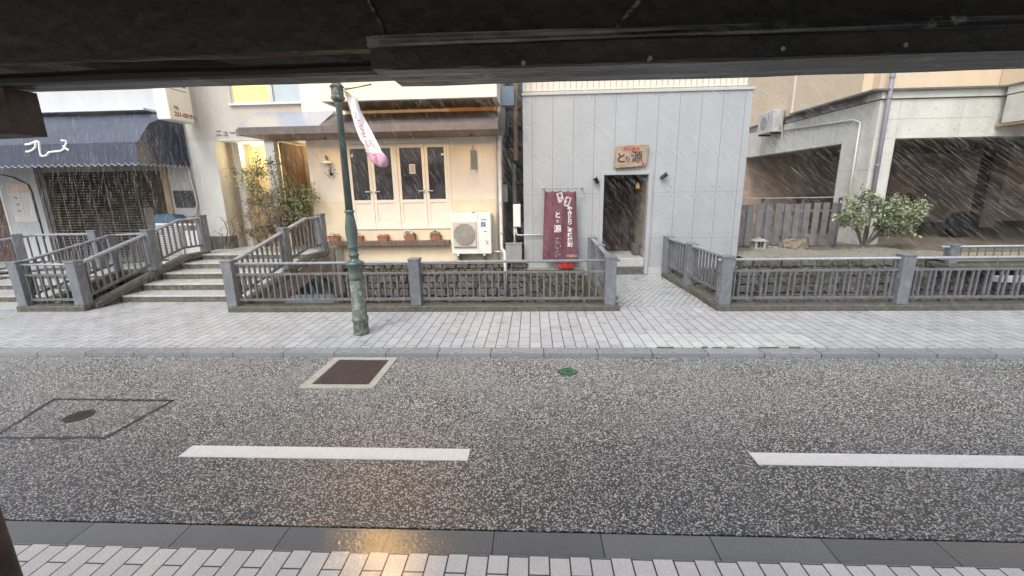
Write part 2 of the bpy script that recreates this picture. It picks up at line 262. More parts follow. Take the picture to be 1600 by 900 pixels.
# ------------------------------------------------------------------ mesh builder and object tree
OFF = {}
class MB:
    def __init__(s): s.bm = bmesh.new(); s.mi = 0
    def _f(s, vs):
        try:
            f = s.bm.faces.new(vs); f.material_index = s.mi; return f
        except ValueError: return None
    def box(s, x0, x1, y0, y1, z0, z1):
        if x0 > x1: x0, x1 = x1, x0
        if y0 > y1: y0, y1 = y1, y0
        if z0 > z1: z0, z1 = z1, z0
        v = [s.bm.verts.new(p) for p in ((x0,y0,z0),(x1,y0,z0),(x1,y1,z0),(x0,y1,z0),(x0,y0,z1),(x1,y0,z1),(x1,y1,z1),(x0,y1,z1))]
        for q in ((3,2,1,0),(4,5,6,7),(0,1,5,4),(1,2,6,5),(2,3,7,6),(3,0,4,7)): s._f([v[i] for i in q])
        return s
    def hexa(s, bot, top):
        v = [s.bm.verts.new(p) for p in list(bot)+list(top)]; n = len(bot)
        s._f([v[i] for i in range(n-1, -1, -1)]); s._f([v[n+i] for i in range(n)])
        for i in range(n): s._f([v[i], v[(i+1) % n], v[n+(i+1) % n], v[n+i]])
        return s
    def tube(s, p0, p1, r, r1=None, seg=10, caps=True):
        p0 = Vector(p0); p1 = Vector(p1); r1 = r if r1 is None else r1
        d = (p1-p0).normalized(); a = d.orthogonal().normalized(); b = d.cross(a)
        A = []; B = []
        for i in range(seg):
            t = 2*math.pi*i/seg; u = a*math.cos(t)+b*math.sin(t)
            A.append(s.bm.verts.new(p0+u*r)); B.append(s.bm.verts.new(p1+u*r1))
        for i in range(seg): s._f([A[i], A[(i+1) % seg], B[(i+1) % seg], B[i]])
        if caps: s._f(A[::-1]); s._f(B)
        return s
    def path(s, pts, r, seg=8, rs=None):
        pts = [Vector(p) for p in pts]; rings = []
        a = None
        for k, p in enumerate(pts):
            d = ((pts[min(k+1, len(pts)-1)]-p).normalized() + (p-pts[max(k-1, 0)]).normalized()).normalized()
            if a is None: a = d.orthogonal().normalized()
            a = (a - d*a.dot(d)).normalized(); b = d.cross(a); rr = rs[k] if rs else r
            rings.append([s.bm.verts.new(p+(a*math.cos(2*math.pi*i/seg)+b*math.sin(2*math.pi*i/seg))*rr) for i in range(seg)])
        for k in range(len(rings)-1):
            for i in range(seg): s._f([rings[k][i], rings[k][(i+1) % seg], rings[k+1][(i+1) % seg], rings[k+1][i]])
        s._f(rings[0][::-1]); s._f(rings[-1]); return s
    def sweep(s, pts, w_, h_):
        """rectangular bar along a polyline, kept upright"""
        pts = [Vector(p) for p in pts]; rings = []
        for k, p in enumerate(pts):
            d = pts[min(k+1, len(pts)-1)]-pts[max(k-1, 0)]; d.z = 0; d.normalize(); q = Vector((-d.y, d.x, 0))*w_/2; u = Vector((0, 0, h_/2))
            rings.append([s.bm.verts.new(x) for x in (p-q-u, p+q-u, p+q+u, p-q+u)])
        for k in range(len(rings)-1):
            for i in range(4): s._f([rings[k][i], rings[k][(i+1) % 4], rings[k+1][(i+1) % 4], rings[k+1][i]])
        s._f(rings[0][::-1]); s._f(rings[-1]); return s
    def lathe(s, c, prof, seg=20, axis='Z'):
        c = Vector(c); rings = []
        for r, h in prof:
            ring = []
            for i in range(seg):
                t = 2*math.pi*i/seg; x, y = r*math.cos(t), r*math.sin(t)
                o = Vector((x, y, h)) if axis == 'Z' else (Vector((x, -h, y)) if axis == 'Y' else Vector((h, x, y)))
                ring.append(s.bm.verts.new(c+o))
            rings.append(ring)
        for k in range(len(rings)-1):
            for i in range(seg): s._f([rings[k][i], rings[k][(i+1) % seg], rings[k+1][(i+1) % seg], rings[k+1][i]])
        s._f(rings[0][::-1]); s._f(rings[-1]); return s
    def quad(s, *p): s._f([s.bm.verts.new(x) for x in p]); return s
    def prismY(s, pts, y0, y1):
        """closed XZ outline pushed from y0 to y1"""
        A = [s.bm.verts.new((x, y0, z)) for x, z in pts]; B = [s.bm.verts.new((x, y1, z)) for x, z in pts]; n = len(pts)
        s._f(A); s._f(B[::-1])
        for i in range(n): s._f([A[i], B[i], B[(i+1) % n], A[(i+1) % n]])
        return s
    def prismX(s, pts, x0, x1):
        A = [s.bm.verts.new((x0, y, z)) for y, z in pts]; B = [s.bm.verts.new((x1, y, z)) for y, z in pts]; n = len(pts)
        s._f(A); s._f(B[::-1])
        for i in range(n): s._f([A[i], B[i], B[(i+1) % n], A[(i+1) % n]])
        return s
    def ball(s, c, r, sx=1, sy=1, sz=1, seg=12, jit=0):
        mt = Matrix.Translation(c) @ Matrix.Diagonal((r*sx, r*sy, r*sz, 1))
        o = bmesh.ops.create_icosphere(s.bm, subdivisions=2 if seg <= 12 else 3, radius=1, matrix=mt)
        for v in o['verts']:
            if jit: v.co += Vector((random.uniform(-1, 1), random.uniform(-1, 1), random.uniform(-1, 1)))*jit
            for f in v.link_faces: f.material_index = s.mi
        return s
    def build(s, name, mats, parent=None, bevel=0, smooth=False, origin=None, seg=1):
        bm = s.bm
        bmesh.ops.remove_doubles(bm, verts=bm.verts, dist=1e-6)
        bmesh.ops.recalc_face_normals(bm, faces=bm.faces)
        if bevel:
            bm.edges.ensure_lookup_table()
            ed = [e for e in bm.edges if len(e.link_faces) == 2 and e.calc_face_angle(0) > 0.6]
            bmesh.ops.bevel(bm, geom=ed, offset=bevel, segments=seg, affect='EDGES', clamp_overlap=True)
        off = OFF.get(parent.name, Vector()) if parent else Vector(origin) if origin else Vector()
        if not parent and origin is None and len(bm.verts):
            xs = [v.co.x for v in bm.verts]; ys = [v.co.y for v in bm.verts]; zs = [v.co.z for v in bm.verts]
            off = Vector(((min(xs)+max(xs))/2, (min(ys)+max(ys))/2, min(zs)))
        for v in bm.verts: v.co -= off
        me = bpy.data.meshes.new(name); bm.to_mesh(me); bm.free()
        if not isinstance(mats, (list, tuple)): mats = [mats]
        for q in mats: me.materials.append(q)
        if smooth:
            for p in me.polygons: p.use_smooth = True
        o = bpy.data.objects.new(name, me); C.objects.link(o)
        if parent: o.parent = parent
        else: o.location = off
        OFF[o.name] = off
        return o
def tag(o, label=None, cat=None, group=None, kind=None):
    if label: o['label'] = label
    if cat: o['category'] = cat
    if group: o['group'] = group
    if kind: o['kind'] = kind
    return o
def thing(name, label, cat, loc, group=None):
    o = bpy.data.objects.new(name, None); C.objects.link(o); o.location = loc; o.empty_display_size = 0.2
    OFF[o.name] = Vector(loc)
    return tag(o, label, cat, group)
def smooth_angle(o, a=0.7):
    me = o.data
    for p in me.polygons: p.use_smooth = True
    try: me.set_sharp_from_angle(angle=a)
    except Exception: pass
    return o
def text(name, body, size, loc, m_, parent=None, rot=(90, 0, 0), ext=0.004, bold=0.0, align='CENTER', space=1.0, sx=1.0, roll=0):
    cu = bpy.data.curves.new('tmp', 'FONT'); cu.body = body; cu.size = size; cu.extrude = ext; cu.offset = bold
    cu.align_x = align; cu.align_y = 'CENTER'; cu.space_line = space; cu.resolution_u = 3
    t = bpy.data.objects.new('tmp', cu); C.objects.link(t)
    me = bpy.data.meshes.new_from_object(t.evaluated_get(bpy.context.evaluated_depsgraph_get()))
    bpy.data.objects.remove(t); bpy.data.curves.remove(cu)
    M4 = Matrix.Rotation(R(rot[2]), 4, 'Z') @ Matrix.Rotation(R(rot[1]), 4, 'Y') @ Matrix.Rotation(R(rot[0]), 4, 'X') @ Matrix.Rotation(R(roll), 4, 'Z') @ Matrix.Diagonal((sx, 1, 1, 1))
    off = OFF.get(parent.name, Vector()) if parent else Vector(loc)
    me.transform(Matrix.Translation(Vector(loc)-off) @ M4)
    me.name = name; me.materials.clear(); me.materials.append(m_)
    o = bpy.data.objects.new(name, me); C.objects.link(o)
    if parent: o.parent = parent
    else: o.location = off
    OFF[o.name] = off
    return o
def wallY(name, X0, X1, Z0, Z1, Y, th, holes, m_, parent):
    """a wall facing the street with rectangular openings (x0,x1,z0,z1), built from butted pieces"""
    b = MB(); xs = sorted({X0, X1, *[h[0] for h in holes], *[h[1] for h in holes]}); zs = sorted({Z0, Z1, *[h[2] for h in holes], *[h[3] for h in holes]})
    V = {}
    def vt(i, k, j):
        key = (i, k, j)
        if key not in V: V[key] = b.bm.verts.new((xs[i], Y if k == 0 else Y+th, zs[j]))
        return V[key]
    solid = lambda i, j: 0 <= i < len(xs)-1 and 0 <= j < len(zs)-1 and not any(h[0]-1e-5 <= xs[i] and xs[i+1] <= h[1]+1e-5 and h[2]-1e-5 <= zs[j] and zs[j+1] <= h[3]+1e-5 for h in holes)
    for i in range(len(xs)-1):
        for j in range(len(zs)-1):
            if not solid(i, j): continue
            b._f([vt(i,0,j), vt(i+1,0,j), vt(i+1,0,j+1), vt(i,0,j+1)]); b._f([vt(i,1,j), vt(i,1,j+1), vt(i+1,1,j+1), vt(i+1,1,j)])
            if not solid(i-1, j): b._f([vt(i,0,j), vt(i,0,j+1), vt(i,1,j+1), vt(i,1,j)])
            if not solid(i+1, j): b._f([vt(i+1,0,j), vt(i+1,1,j), vt(i+1,1,j+1), vt(i+1,0,j+1)])
            if not solid(i, j-1): b._f([vt(i,0,j), vt(i,1,j), vt(i+1,1,j), vt(i+1,0,j)])
            if not solid(i, j+1): b._f([vt(i,0,j+1), vt(i+1,0,j+1), vt(i+1,1,j+1), vt(i,1,j+1)])
    return b.build(name, m_, parent)

exec_order = None

# ================================================================== ground, road, pavements
XL, XR = -34.0, 34.0
ZS = 0.05                     # far pavement level
def struct(name, b, m_): return tag(b.build(name, m_), kind='structure')
struct('ground', MB().quad((-250, -120, -1.12), (250, -120, -1.12), (250, 300, -1.12), (-250, 300, -1.12)), M_BED)
struct('road', MB().box(XL, XR, 2.075, 4.66, -0.30, 0.0), M_ROAD)
struct('near_pavement', MB().box(XL, XR, -4.0, 1.893, -0.30, 0.004), M_PAVEN)
b = MB(); x = XL
struct('near_gutter', MB().box(XL, XR, 1.897, 2.065, -0.30, -0.004), M_GUTTER)
b = MB().box(XL, XR, 2.065, 2.075, -0.30, -0.012).box(XL, XR, 1.893, 1.897, -0.3, -0.01); struct('gutter_joint', b, M_TAR)
struct('kerb', MB().box(XL, XR, 4.665, 4.838, -0.30, 0.043), M_KERB)
struct('far_pavement', MB().box(XL, XR, 4.845, 6.60, -0.30, ZS), M_PAVE)
b = MB().box(XL, XR, 4.66, 4.665, -0.3, -0.01).box(XL, XR, 4.838, 4.845, -0.3, 0.036); struct('kerb_joint', b, M_TAR)
# rectangle of pavement in a paler colour
pA = atZ(966, 522, ZS); pB = atZ(1235, 522, ZS)
struct('pale_paving_patch', MB().box(pA.x, pB.x+0.12, 4.85, pA.y, ZS-0.02, ZS+0.004), M_PAVEPALE)
b = MB()
xx = atZ(1025, 541, ZS).x
while xx < atZ(1250, 541, ZS).x:
    wd = random.uniform(.04, .14)
    if random.random() < .55: b.box(xx, xx+wd, 4.837-random.uniform(0, .004), 4.850+random.uniform(0, .014), 0.03, ZS+0.006+random.uniform(0, .004))
    xx += wd
tag(b.build('joint_moss', M_MOSS, bevel=0.002), kind='stuff')
# canal side walls of the roadside bank
struct('road_bank_wall', MB().box(XL, XR, 6.60, 6.72, -1.1, ZS-0.006), M_STONE)

# lane dashes
def dash(x0, x1, skew=0.0):
    b = MB(); y0, y1 = 2.705, 2.845
    b.hexa([(x0, y0, 0.0), (x1, y0, 0), (x1, y1, 0), (x0, y1, 0)], [(x0, y0, .005), (x1, y0, .005), (x1, y1, .005), (x0, y1, .005)])
    return b
d1a = atZ(292, 704, 0).x; d1b = atZ(733, 710, 0).x; d2a = atZ(1180, 720, 0).x
per = d2a-d1a; ln = d1b-d1a
for k, lab in ((-1, 'white lane dash leaving the picture at the left edge'), (0, 'white painted lane dash left of the middle of the road'), (1, 'white painted lane dash running off the right side of the road')):
    if k == -1 : continue
    tag(dash(d1a+k*per, d1b+k*per).build('lane_marking', M_LINE), lab, 'road marking', 'dashes along the road centre')

# drain cover with concrete frame
g0 = atZ(470, 607, 0); g1 = atZ(584, 606, 0); g2 = atZ(622, 559, 0); g3 = atZ(519, 558, 0)
gx0, gx1, gy0, gy1 = (g0.x+g3.x)/2, (g1.x+g2.x)/2, g0.y, min(4.655, g2.y)
t = thing('drain_cover', 'rusty rectangular steel drain cover set in a pale concrete frame by the far kerb', 'drain cover', ((gx0+gx1)/2, (gy0+gy1)/2, 0))
b = MB(); fwid = 0.085; zt = .006
b.box(gx0, gx1, gy0, gy0+fwid, -.05, zt).box(gx0, gx1, gy1-fwid*.8, gy1, -.05, zt).box(gx0, gx0+fwid*1.1, gy0+fwid, gy1-fwid*.8, -.05, zt).box(gx1-fwid*.9, gx1, gy0+fwid, gy1-fwid*.8, -.05, zt)
b.build('frame', M_CFRAME, t)
b = MB(); ix0, ix1, iy0, iy1 = gx0+fwid*1.1+.006, gx1-fwid*.9-.006, gy0+fwid+.006, gy1-fwid*.8-.006
b.box(ix0, ix1, iy0, iy1, -.05, .001)
ny = 13
for i in range(ny):
    xa = ix0+.015+(ix1-ix0-.03)*i/ny; b.box(xa, xa+(ix1-ix0)/ny*.45, iy0+.012, iy1-.012, .001, .0045)
b.build('plate', M_RUST, t)
# green lid
gc = atZ(887, 581, 0)
t = thing('valve_lid', 'small round green valve lid with a raised bar in the road near the far kerb', 'manhole cover', (gc.x, gc.y, 0))
MB().lathe((gc.x, gc.y, 0), [(0.098, -0.03), (0.098, 0.005), (0.088, 0.006)], 32).build('ring', M_TAR, t, smooth=False)
b = MB().lathe((gc.x, gc.y, 0), [(0.086, -0.02), (0.086, 0.008), (0.080, 0.011)], 32)
b.build('lid', M_GREENLID, t)
b = MB().box(gc.x-.05, gc.x+.05, gc.y-.018, gc.y+.008, .010, .0125)
for s_ in (-1, 1): b.box(gc.x-.012+s_*.0, gc.x+.012, gc.y+s_*.055-.012, gc.y+s_*.055+.012, .010, .0125)
for a in range(8):
    if a % 4: b.box(gc.x+.064*math.cos(a*.785)-.006, gc.x+.064*math.cos(a*.785)+.006, gc.y+.064*math.sin(a*.785)-.006, gc.y+.064*math.sin(a*.785)+.006, .010, .0125)
b.build('slot', M_BLACK, t)
# manhole in patched rectangle
q = [atZ(-10, 684, 0), atZ(165, 684, 0), atZ(270, 626, 0), atZ(84, 624, 0)]
qx0 = -4.62 if False else min(q[0].x, q[3].x); qx1 = (q[1].x+q[2].x)/2; qy0 = q[0].y; qy1 = q[2].y
b = MB(); tw = .024
def wob(p0, p1, n=28):
    pts = []
    for i in range(n+1):
        u = i/n; p = Vector(p0).lerp(Vector(p1), u); pts.append(p+Vector((random.uniform(-.005, .005), random.uniform(-.005, .005), 0)))
    return pts
for p0, p1 in (((q[0].x, q[0].y, .001), (q[1].x, q[1].y, .001)), ((q[1].x, q[1].y, .001), (q[2].x, q[2].y, .001)), ((q[2].x, q[2].y, .001), (q[3].x, q[3].y, .001)), ((q[3].x, q[3].y, .001), (q[0].x, q[0].y, .001))):
    pts = wob(p0, p1)
    for a, c in zip(pts, pts[1:]):
        d = (c-a).normalized(); n_ = Vector((-d.y, d.x, 0))*tw*random.uniform(.35, .8); u = Vector((0, 0, .003))
        b.hexa([a-n_, c-n_, c+n_, a+n_], [a-n_+u, c-n_+u, c+n_+u, a+n_+u])
tag(b.build('patch_seam', M_TAR), 'dark tar seam outlining a rectangular road patch at the left', 'road patch')
mc = atZ(124, 650, 0)
t = thing('manhole_cover', 'small dark round manhole cover inside the patched rectangle of road', 'manhole cover', (mc.x, mc.y, 0))
MB().lathe((mc.x, mc.y, 0), [(0.112, -.03), (0.112, .003), (0.104, .003), (.104, -.01)], 36).build('ring', M_RUST, t)
b = MB().lathe((mc.x, mc.y, 0), [(0.100, -.02), (0.100, .004)], 36)
for i in range(-4, 5):
    for j in range(-4, 5):
        if i*i+j*j < 17: b.box(mc.x+i*.02-.006, mc.x+i*.02+.006, mc.y+j*.02-.006, mc.y+j*.02+.006, .004, .0065)
b.build('lid', M_RUST, t)

# ================================================================== railings
def rot_to(d): return math.atan2(d.y, d.x)
def pathlen(pts):
    L = [0]
    for a, c in zip(pts, pts[1:]): L.append(L[-1]+(Vector(c)-Vector(a)).length)
    return L
def along(pts, L, s_):
    for i in range(len(pts)-1):
        if s_ <= L[i+1]+1e-9:
            return Vector(pts[i]).lerp(Vector(pts[i+1]), (s_-L[i])/max(1e-9, L[i+1]-L[i]))
    return Vector(pts[-1])
def post_mesh(h, wd, cap=True):
    b = MB(); b.box(-wd/2, wd/2, -wd/2, wd/2, 0, h-.022)
    b.box(-wd/2-.008, wd/2+.008, -wd/2-.008, wd/2+.008, h-.030, h)
    bm = b.bm; bmesh.ops.bevel(bm, geom=[e for e in bm.edges], offset=.007, segments=1, affect='EDGES', clamp_overlap=True)
    me = bpy.data.meshes.new('post'); bm.to_mesh(me); bm.free(); me.materials.append(M_FENCEP); return me
def bal_mesh(h, w1=.026, w2=.034):
    b = MB(); b.box(-w1/2, w1/2, -w2/2, w2/2, 0, h); bm = b.bm
    bmesh.ops.bevel(bm, geom=[e for e in bm.edges], offset=.004, segments=1, affect='EDGES')
    me = bpy.data.meshes.new('baluster'); bm.to_mesh(me); bm.free(); me.materials.append(M_FENCE); return me
def child(name, me, parent, loc, rz=0, label=None):
    o = bpy.data.objects.new(name, me); C.objects.link(o); o.parent = parent; o.location = Vector(loc)-OFF[parent.name]; o.rotation_euler = (0, 0, rz)
    if label: o['label'] = label
    return o
POSTM = {}
def railing(label, pts, posts, zt, zm, zl, bal_to='mid', spacing=.145, kerb=(.24, .10), name='bridge_railing', cat='railing', group='grey metal railings along the stream', top='tube', postw=.165, ph=.80, posth=None, thick=.05, pairs=False, trim=0.0, balw=(.026, .034), skip=()):
    """pts: polyline on top of the low kerb; heights are measured from it; posts: distances along it"""
    pts = [Vector(p) for p in pts]; L = pathlen(pts)
    t = thing(name, label, cat, pts[0].lerp(pts[-1], .5), group)
    if kerb:
        kw, kh = kerb
        MB().sweep([p-Vector((0, 0, kh/2)) for p in pts], kw, kh).build('kerb', M_BASE, t, bevel=.012)
    pm = post_mesh(ph, postw)
    for s_ in posts:
        p = along(pts, L, s_); q = along(pts, L, min(L[-1], s_+.05)); q0 = along(pts, L, max(0, s_-.05)); d = q-q0
        child('post', pm, t, p-Vector((0, 0, .003)), rot_to(d))
    up_ = lambda h: [p+Vector((0, 0, h)) for p in pts]
    if top == 'tube': MB().path(up_(zt), thick/2, 10).build('handrail', M_RAIL, t, smooth=True)
    else: MB().sweep(up_(zt), thick*1.5, thick).build('handrail', M_RAIL, t, bevel=.012)
    if zm is not None: MB().sweep(up_(zm), .035, .038).build('middle_rail', M_FENCE, t, bevel=.004)
    MB().sweep(up_(zl), .035, .042).build('lower_rail', M_FENCE, t, bevel=.004)
    htop = zm-.018 if (zm is not None and bal_to == 'mid') else zt-.02
    bm_ = bal_mesh(htop-zl-.018, *balw)
    n = int(L[-1]/spacing); cnt = 0
    for i in range(n):
        s_ = (i+.5)*spacing
        if pairs: s_ = (i//2)*spacing*2+spacing*.65+(i % 2)*spacing*.72
        if s_ > L[-1] or any(abs(s_-q) < postw/2+.03 for q in posts): continue
        p = along(pts, L, s_); d = along(pts, L, min(L[-1], s_+.05))-along(pts, L, max(0, s_-.05))
        if cnt < 98: child('baluster', bm_, t, p+Vector((0, 0, zl+.018)), rot_to(d)); cnt += 1
    if zm is not None and bal_to == 'mid':       # short stubs carry the round handrail
        st = [s_ for k in range(len(posts)-1) for s_ in (posts[k]+.14, (posts[k]+posts[k+1])/2, posts[k+1]-.14)]
        for s_ in st:
            if s_ > L[-1]: continue
            p = along(pts, L, s_); MB().tube(p+Vector((0, 0, zm)), p+Vector((0, 0, zt)), .009, seg=6).build('handrail_bracket', M_FENCE, t)
    return t
YF = 6.50; ZK = .14
zTop = atY(500, 411, YF).z-ZK; zMid = atY(500, 428, YF).z-ZK; zLow = atY(500, 468, YF).z-ZK
xs_ = [atY(362, 440, YF).x, atY(650, 440, YF).x, atY(953, 440, YF).x]
x0_ = xs_[0]
PH = atY(650, 403, YF).z-ZK
railing('long low grey railing in front of the stream, behind the green lamp post', [(x0_-.06, YF, ZK), (xs_[2]+.14, YF, ZK)], [.06, xs_[1]-x0_+.06, xs_[2]-x0_+.06], zTop, zMid, zLow, ph=PH, spacing=.100, thick=.042)
xr_ = [atY(1131, 436, YF).x, atY(1407, 436, YF).x]; gap = xr_[1]-xr_[0]
railing('grey railing with paired bars along the stream at the right side of the street', [(xr_[0]-.12, YF-.03, ZK), (xr_[0]+gap*4.2, YF-.03, ZK)], [.12, gap+.12, 2*gap+.12, 3*gap+.12, 4*gap+.12], zTop, zMid, zLow, ph=PH, spacing=.100, thick=.042, pairs=True)
# front piece between the two left bridges
a37 = atY(35, 445, YF+.08).x; a128 = atY(121, 440, YF+.06).x
railing('short grey railing piece between the two stepped bridges at the left', [(a37-.08, YF+.08, ZK), (a128+.1, YF+.08, ZK)], [.08, a128-a37+.08], zTop, zMid, zLow, ph=PH, spacing=.13, thick=.04)
# parapets of the paved footbridge
PX1 = xr_[0]-.02
railing('grey railing on the right side of the paved footbridge to the grey building', [(PX1+.03, YF+.10, ZK), (PX1-.06, 9.02, ZK+.0)], [1.22, 2.44], .715, None, .16, bal_to='top', spacing=.125, top='bar', thick=.05, ph=.76, kerb=(.22, .10))
railing('grey railing on the left side of the paved footbridge beside the maroon banner', [(xs_[2]+.0, YF+.10, ZK), (xs_[2]+.06, 9.02, ZK)], [1.22, 2.44], .715, None, .16, bal_to='top', spacing=.125, top='bar', thick=.05, ph=.76, kerb=(.16, .10))

# main stepped bridge on the left
zB = .70                                   # level of its top kerb
TL = atY(318, 360, 8.95); TRt = atY(503, 360, 8.75)
BL = Vector((a128+.06, YF+.14, ZK)); BR = Vector((xs_[0]+.0, YF+.12, ZK))
def bend(B, T, px, Yb, zb): return Vector((atY(px[0], px[1], Yb).x, Yb, zb))
bl = Vector((BL.x+(TL.x-BL.x)*.80, 8.42, zB)); br = Vector((BR.x+(TRt.x-BR.x)*.80, 8.30, zB))
TLp = Vector((TL.x, 8.95, zB)); TRp = Vector((TRt.x, 8.75, zB))
LL = pathlen([BL, bl, TLp]); LR = pathlen([BR, br, TRp])
railing('grey sloping railing on the left side of the stone steps', [BL, bl, TLp], [LL[2]*.5, LL[2]-.02], .70, None, .14, bal_to='top', spacing=.112, top='bar', thick=.052, ph=.78, kerb=(.2, .10), postw=.16)
railing('grey sloping railing on the right side of the stone steps, under the bush', [BR, br, TRp], [LR[2]*.52, LR[2]-.02], .70, None, .14, bal_to='top', spacing=.112, top='bar', thick=.052, ph=.78, kerb=(.16, .10), postw=.15)
# second stepped bridge, far left
zC = .40
B2 = Vector((a37+.02, YF+.16, ZK)); b2 = Vector((atY(180, 400, 8.35).x, 8.35, zC)); e2 = Vector((atY(262, 395, 8.75).x, 8.75, zC))
L2 = pathlen([B2, b2, e2])
railing('grey railing climbing the right side of the farther left footbridge', [B2, b2, e2], [L2[1]], .72, None, .15, bal_to='top', spacing=.13, top='bar', thick=.045, ph=.74, kerb=(.18, .09), postw=.13)
b3 = Vector((atY(62, 400, 8.6).x, 8.6, zC)); e3 = Vector((atY(158, 398, 8.8).x, 8.8, zC)); B3 = Vector((b3.x-1.35, YF+.16, ZK))
L3 = pathlen([B3, b3, e3])
railing('grey railing on the left side of the farther left footbridge, below the poster', [B3, b3, e3], [.08, L3[1]-.25, L3[2]-.05], .72, None, .15, bal_to='top', spacing=.13, top='bar', thick=.045, ph=.80, kerb=(.18, .09), postw=.15)
# railing on the right far side of the stream
YG = 8.75; zG = .33
gL = atY(1486, 400, YG).x
zgt = atY(1550, 385, YG).z-zG
railing('grey railing behind the stream at the far right, in front of the covered car park', [(gL-.22, YG, zG), (gL+5.5, YG, zG)], [.22, 2.3, 4.4], zgt, None, .08, bal_to='top', spacing=.155, thick=.05, ph=zgt+.06, kerb=(.5, .09), postw=.15, balw=(.016, .02))

# ================================================================== stone steps of the main bridge
stepY = [7.05, 7.45, 7.86, 8.29, 8.72]; stepZ = [.172, .297, .424, .545, .66]
def xl(y): return BL.x+(TLp.x-BL.x)*(y-BL.y)/(TLp.y-BL.y)+.02
def xr(y): return BR.x+(TRp.x-BR.x)*(y-BR.y)/(TRp.y-BR.y)-.02
t = thing('stone_steps', 'five mossy stone steps with pale treads leading up between two sloping railings', 'steps', ((xl(7.5)+xr(7.5))/2, 7.05, ZS))
zprev = ZS-.15
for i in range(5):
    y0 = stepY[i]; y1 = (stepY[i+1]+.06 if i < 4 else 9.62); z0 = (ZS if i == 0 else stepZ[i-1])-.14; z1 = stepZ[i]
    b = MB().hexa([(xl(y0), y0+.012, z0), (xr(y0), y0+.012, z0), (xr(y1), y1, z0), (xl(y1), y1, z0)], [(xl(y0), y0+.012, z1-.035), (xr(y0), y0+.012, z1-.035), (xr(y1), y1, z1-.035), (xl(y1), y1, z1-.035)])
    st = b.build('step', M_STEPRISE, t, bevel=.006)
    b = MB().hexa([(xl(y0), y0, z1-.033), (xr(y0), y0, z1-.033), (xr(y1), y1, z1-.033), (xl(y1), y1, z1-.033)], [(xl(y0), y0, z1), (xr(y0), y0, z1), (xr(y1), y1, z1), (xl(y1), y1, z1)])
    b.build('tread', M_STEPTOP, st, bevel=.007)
# flat landing before the first step + bridge body, side wall with sloping underside
b = MB().hexa([(xl(6.60), 6.60, -.12), (xr(6.60), 6.60, -.12), (xr(7.06), 7.06, -.12), (xl(7.06), 7.06, -.12)], [(xl(6.60), 6.60, ZS), (xr(6.60), 6.60, ZS), (xr(7.06), 7.06, ZS), (xl(7.06), 7.06, ZS)])
struct('bridge_landing', b, M_PAVE)
def side_body(xf, dx, name, label):
    b = MB(); ys = [6.6, 7.0, 7.5, 8.0, 8.4, 8.7, 9.1]; top = [.03, .16, .30, .45, .58, .60, .60]; bot = [-.45, -.30, -.05, .14, .24, .10, -.4]
    for k in range(len(ys)-1):
        ya, yb = ys[k], ys[k+1]; xa, xb = xf(ya), xf(yb)
        b.hexa([(xa, ya, bot[k]), (xa+dx, ya, bot[k]), (xb+dx, yb, bot[k+1]), (xb, yb, bot[k+1])], [(xa, ya, top[k]), (xa+dx, ya, top[k]), (xb+dx, yb, top[k+1]), (xb, yb, top[k+1])])
    return b.build(name, M_CONCBR, t)
M_CONCBR = mat('bridge_side_concrete', (0.20, 0.175, 0.155), 0.7, 0.3, 5, 0.4, 30, streak=0.4, streakcol=(0.1, 0.08, 0.06))
side_body(lambda y: xr(y)+.03, .05, 'side_wall', '')
side_body(lambda y: xl(y)-.08, .05, 'side_wall', '')
# second bridge deck (steps hidden by rails, low stone steps at the left edge of the picture)
t = thing('stone_steps', 'low stone steps of the farther left footbridge at the picture edge', 'steps', (B2.x-.7, 7, ZS))
for i, (y0, z1) in enumerate(((6.60, .05), (7.1, .17), (7.6, .28), (8.1, .36))):
    y1 = (7.16, 7.66, 8.16, 9.0)[i]
    xa = B3.x+(b3.x-B3.x)*(y0-B3.y)/(b3.y-B3.y)-.05; xb = B3.x+(b3.x-B3.x)*(y1-B3.y)/(b3.y-B3.y)-.05
    xc = B2.x+(b2.x-B2.x)*(y0-B2.y)/(b2.y-B2.y)+.05; xd = B2.x+(b2.x-B2.x)*(y1-B2.y)/(b2.y-B2.y)+.05
    st = MB().hexa([(xa, y0+.01, z1-.2), (xc, y0+.01, z1-.2), (xd, y1, z1-.2), (xb, y1, z1-.2)], [(xa, y0+.01, z1-.03), (xc, y0+.01, z1-.03), (xd, y1, z1-.03), (xb, y1, z1-.03)]).build('step', M_STEPRISE, t)
    MB().hexa([(xa, y0, z1-.028), (xc, y0, z1-.028), (xd, y1, z1-.028), (xb, y1, z1-.028)], [(xa, y0, z1), (xc, y0, z1), (xd, y1, z1), (xb, y1, z1)]).build('tread', M_STEPTOP, st)
# paved footbridge deck
b = MB().box(xs_[2]+.09, PX1-.10, 6.605, 9.24, -.16, ZS+.002); struct('footbridge_paving', b, M_SETTS)
b = MB().box(xs_[2]-.07, xs_[2]+.09, 6.605, 9.24, -.45, ZS-.004).box(PX1-.10, PX1+.08, 6.605, 9.24, -.45, ZS-.004); struct('footbridge_beam', b, M_BASE)

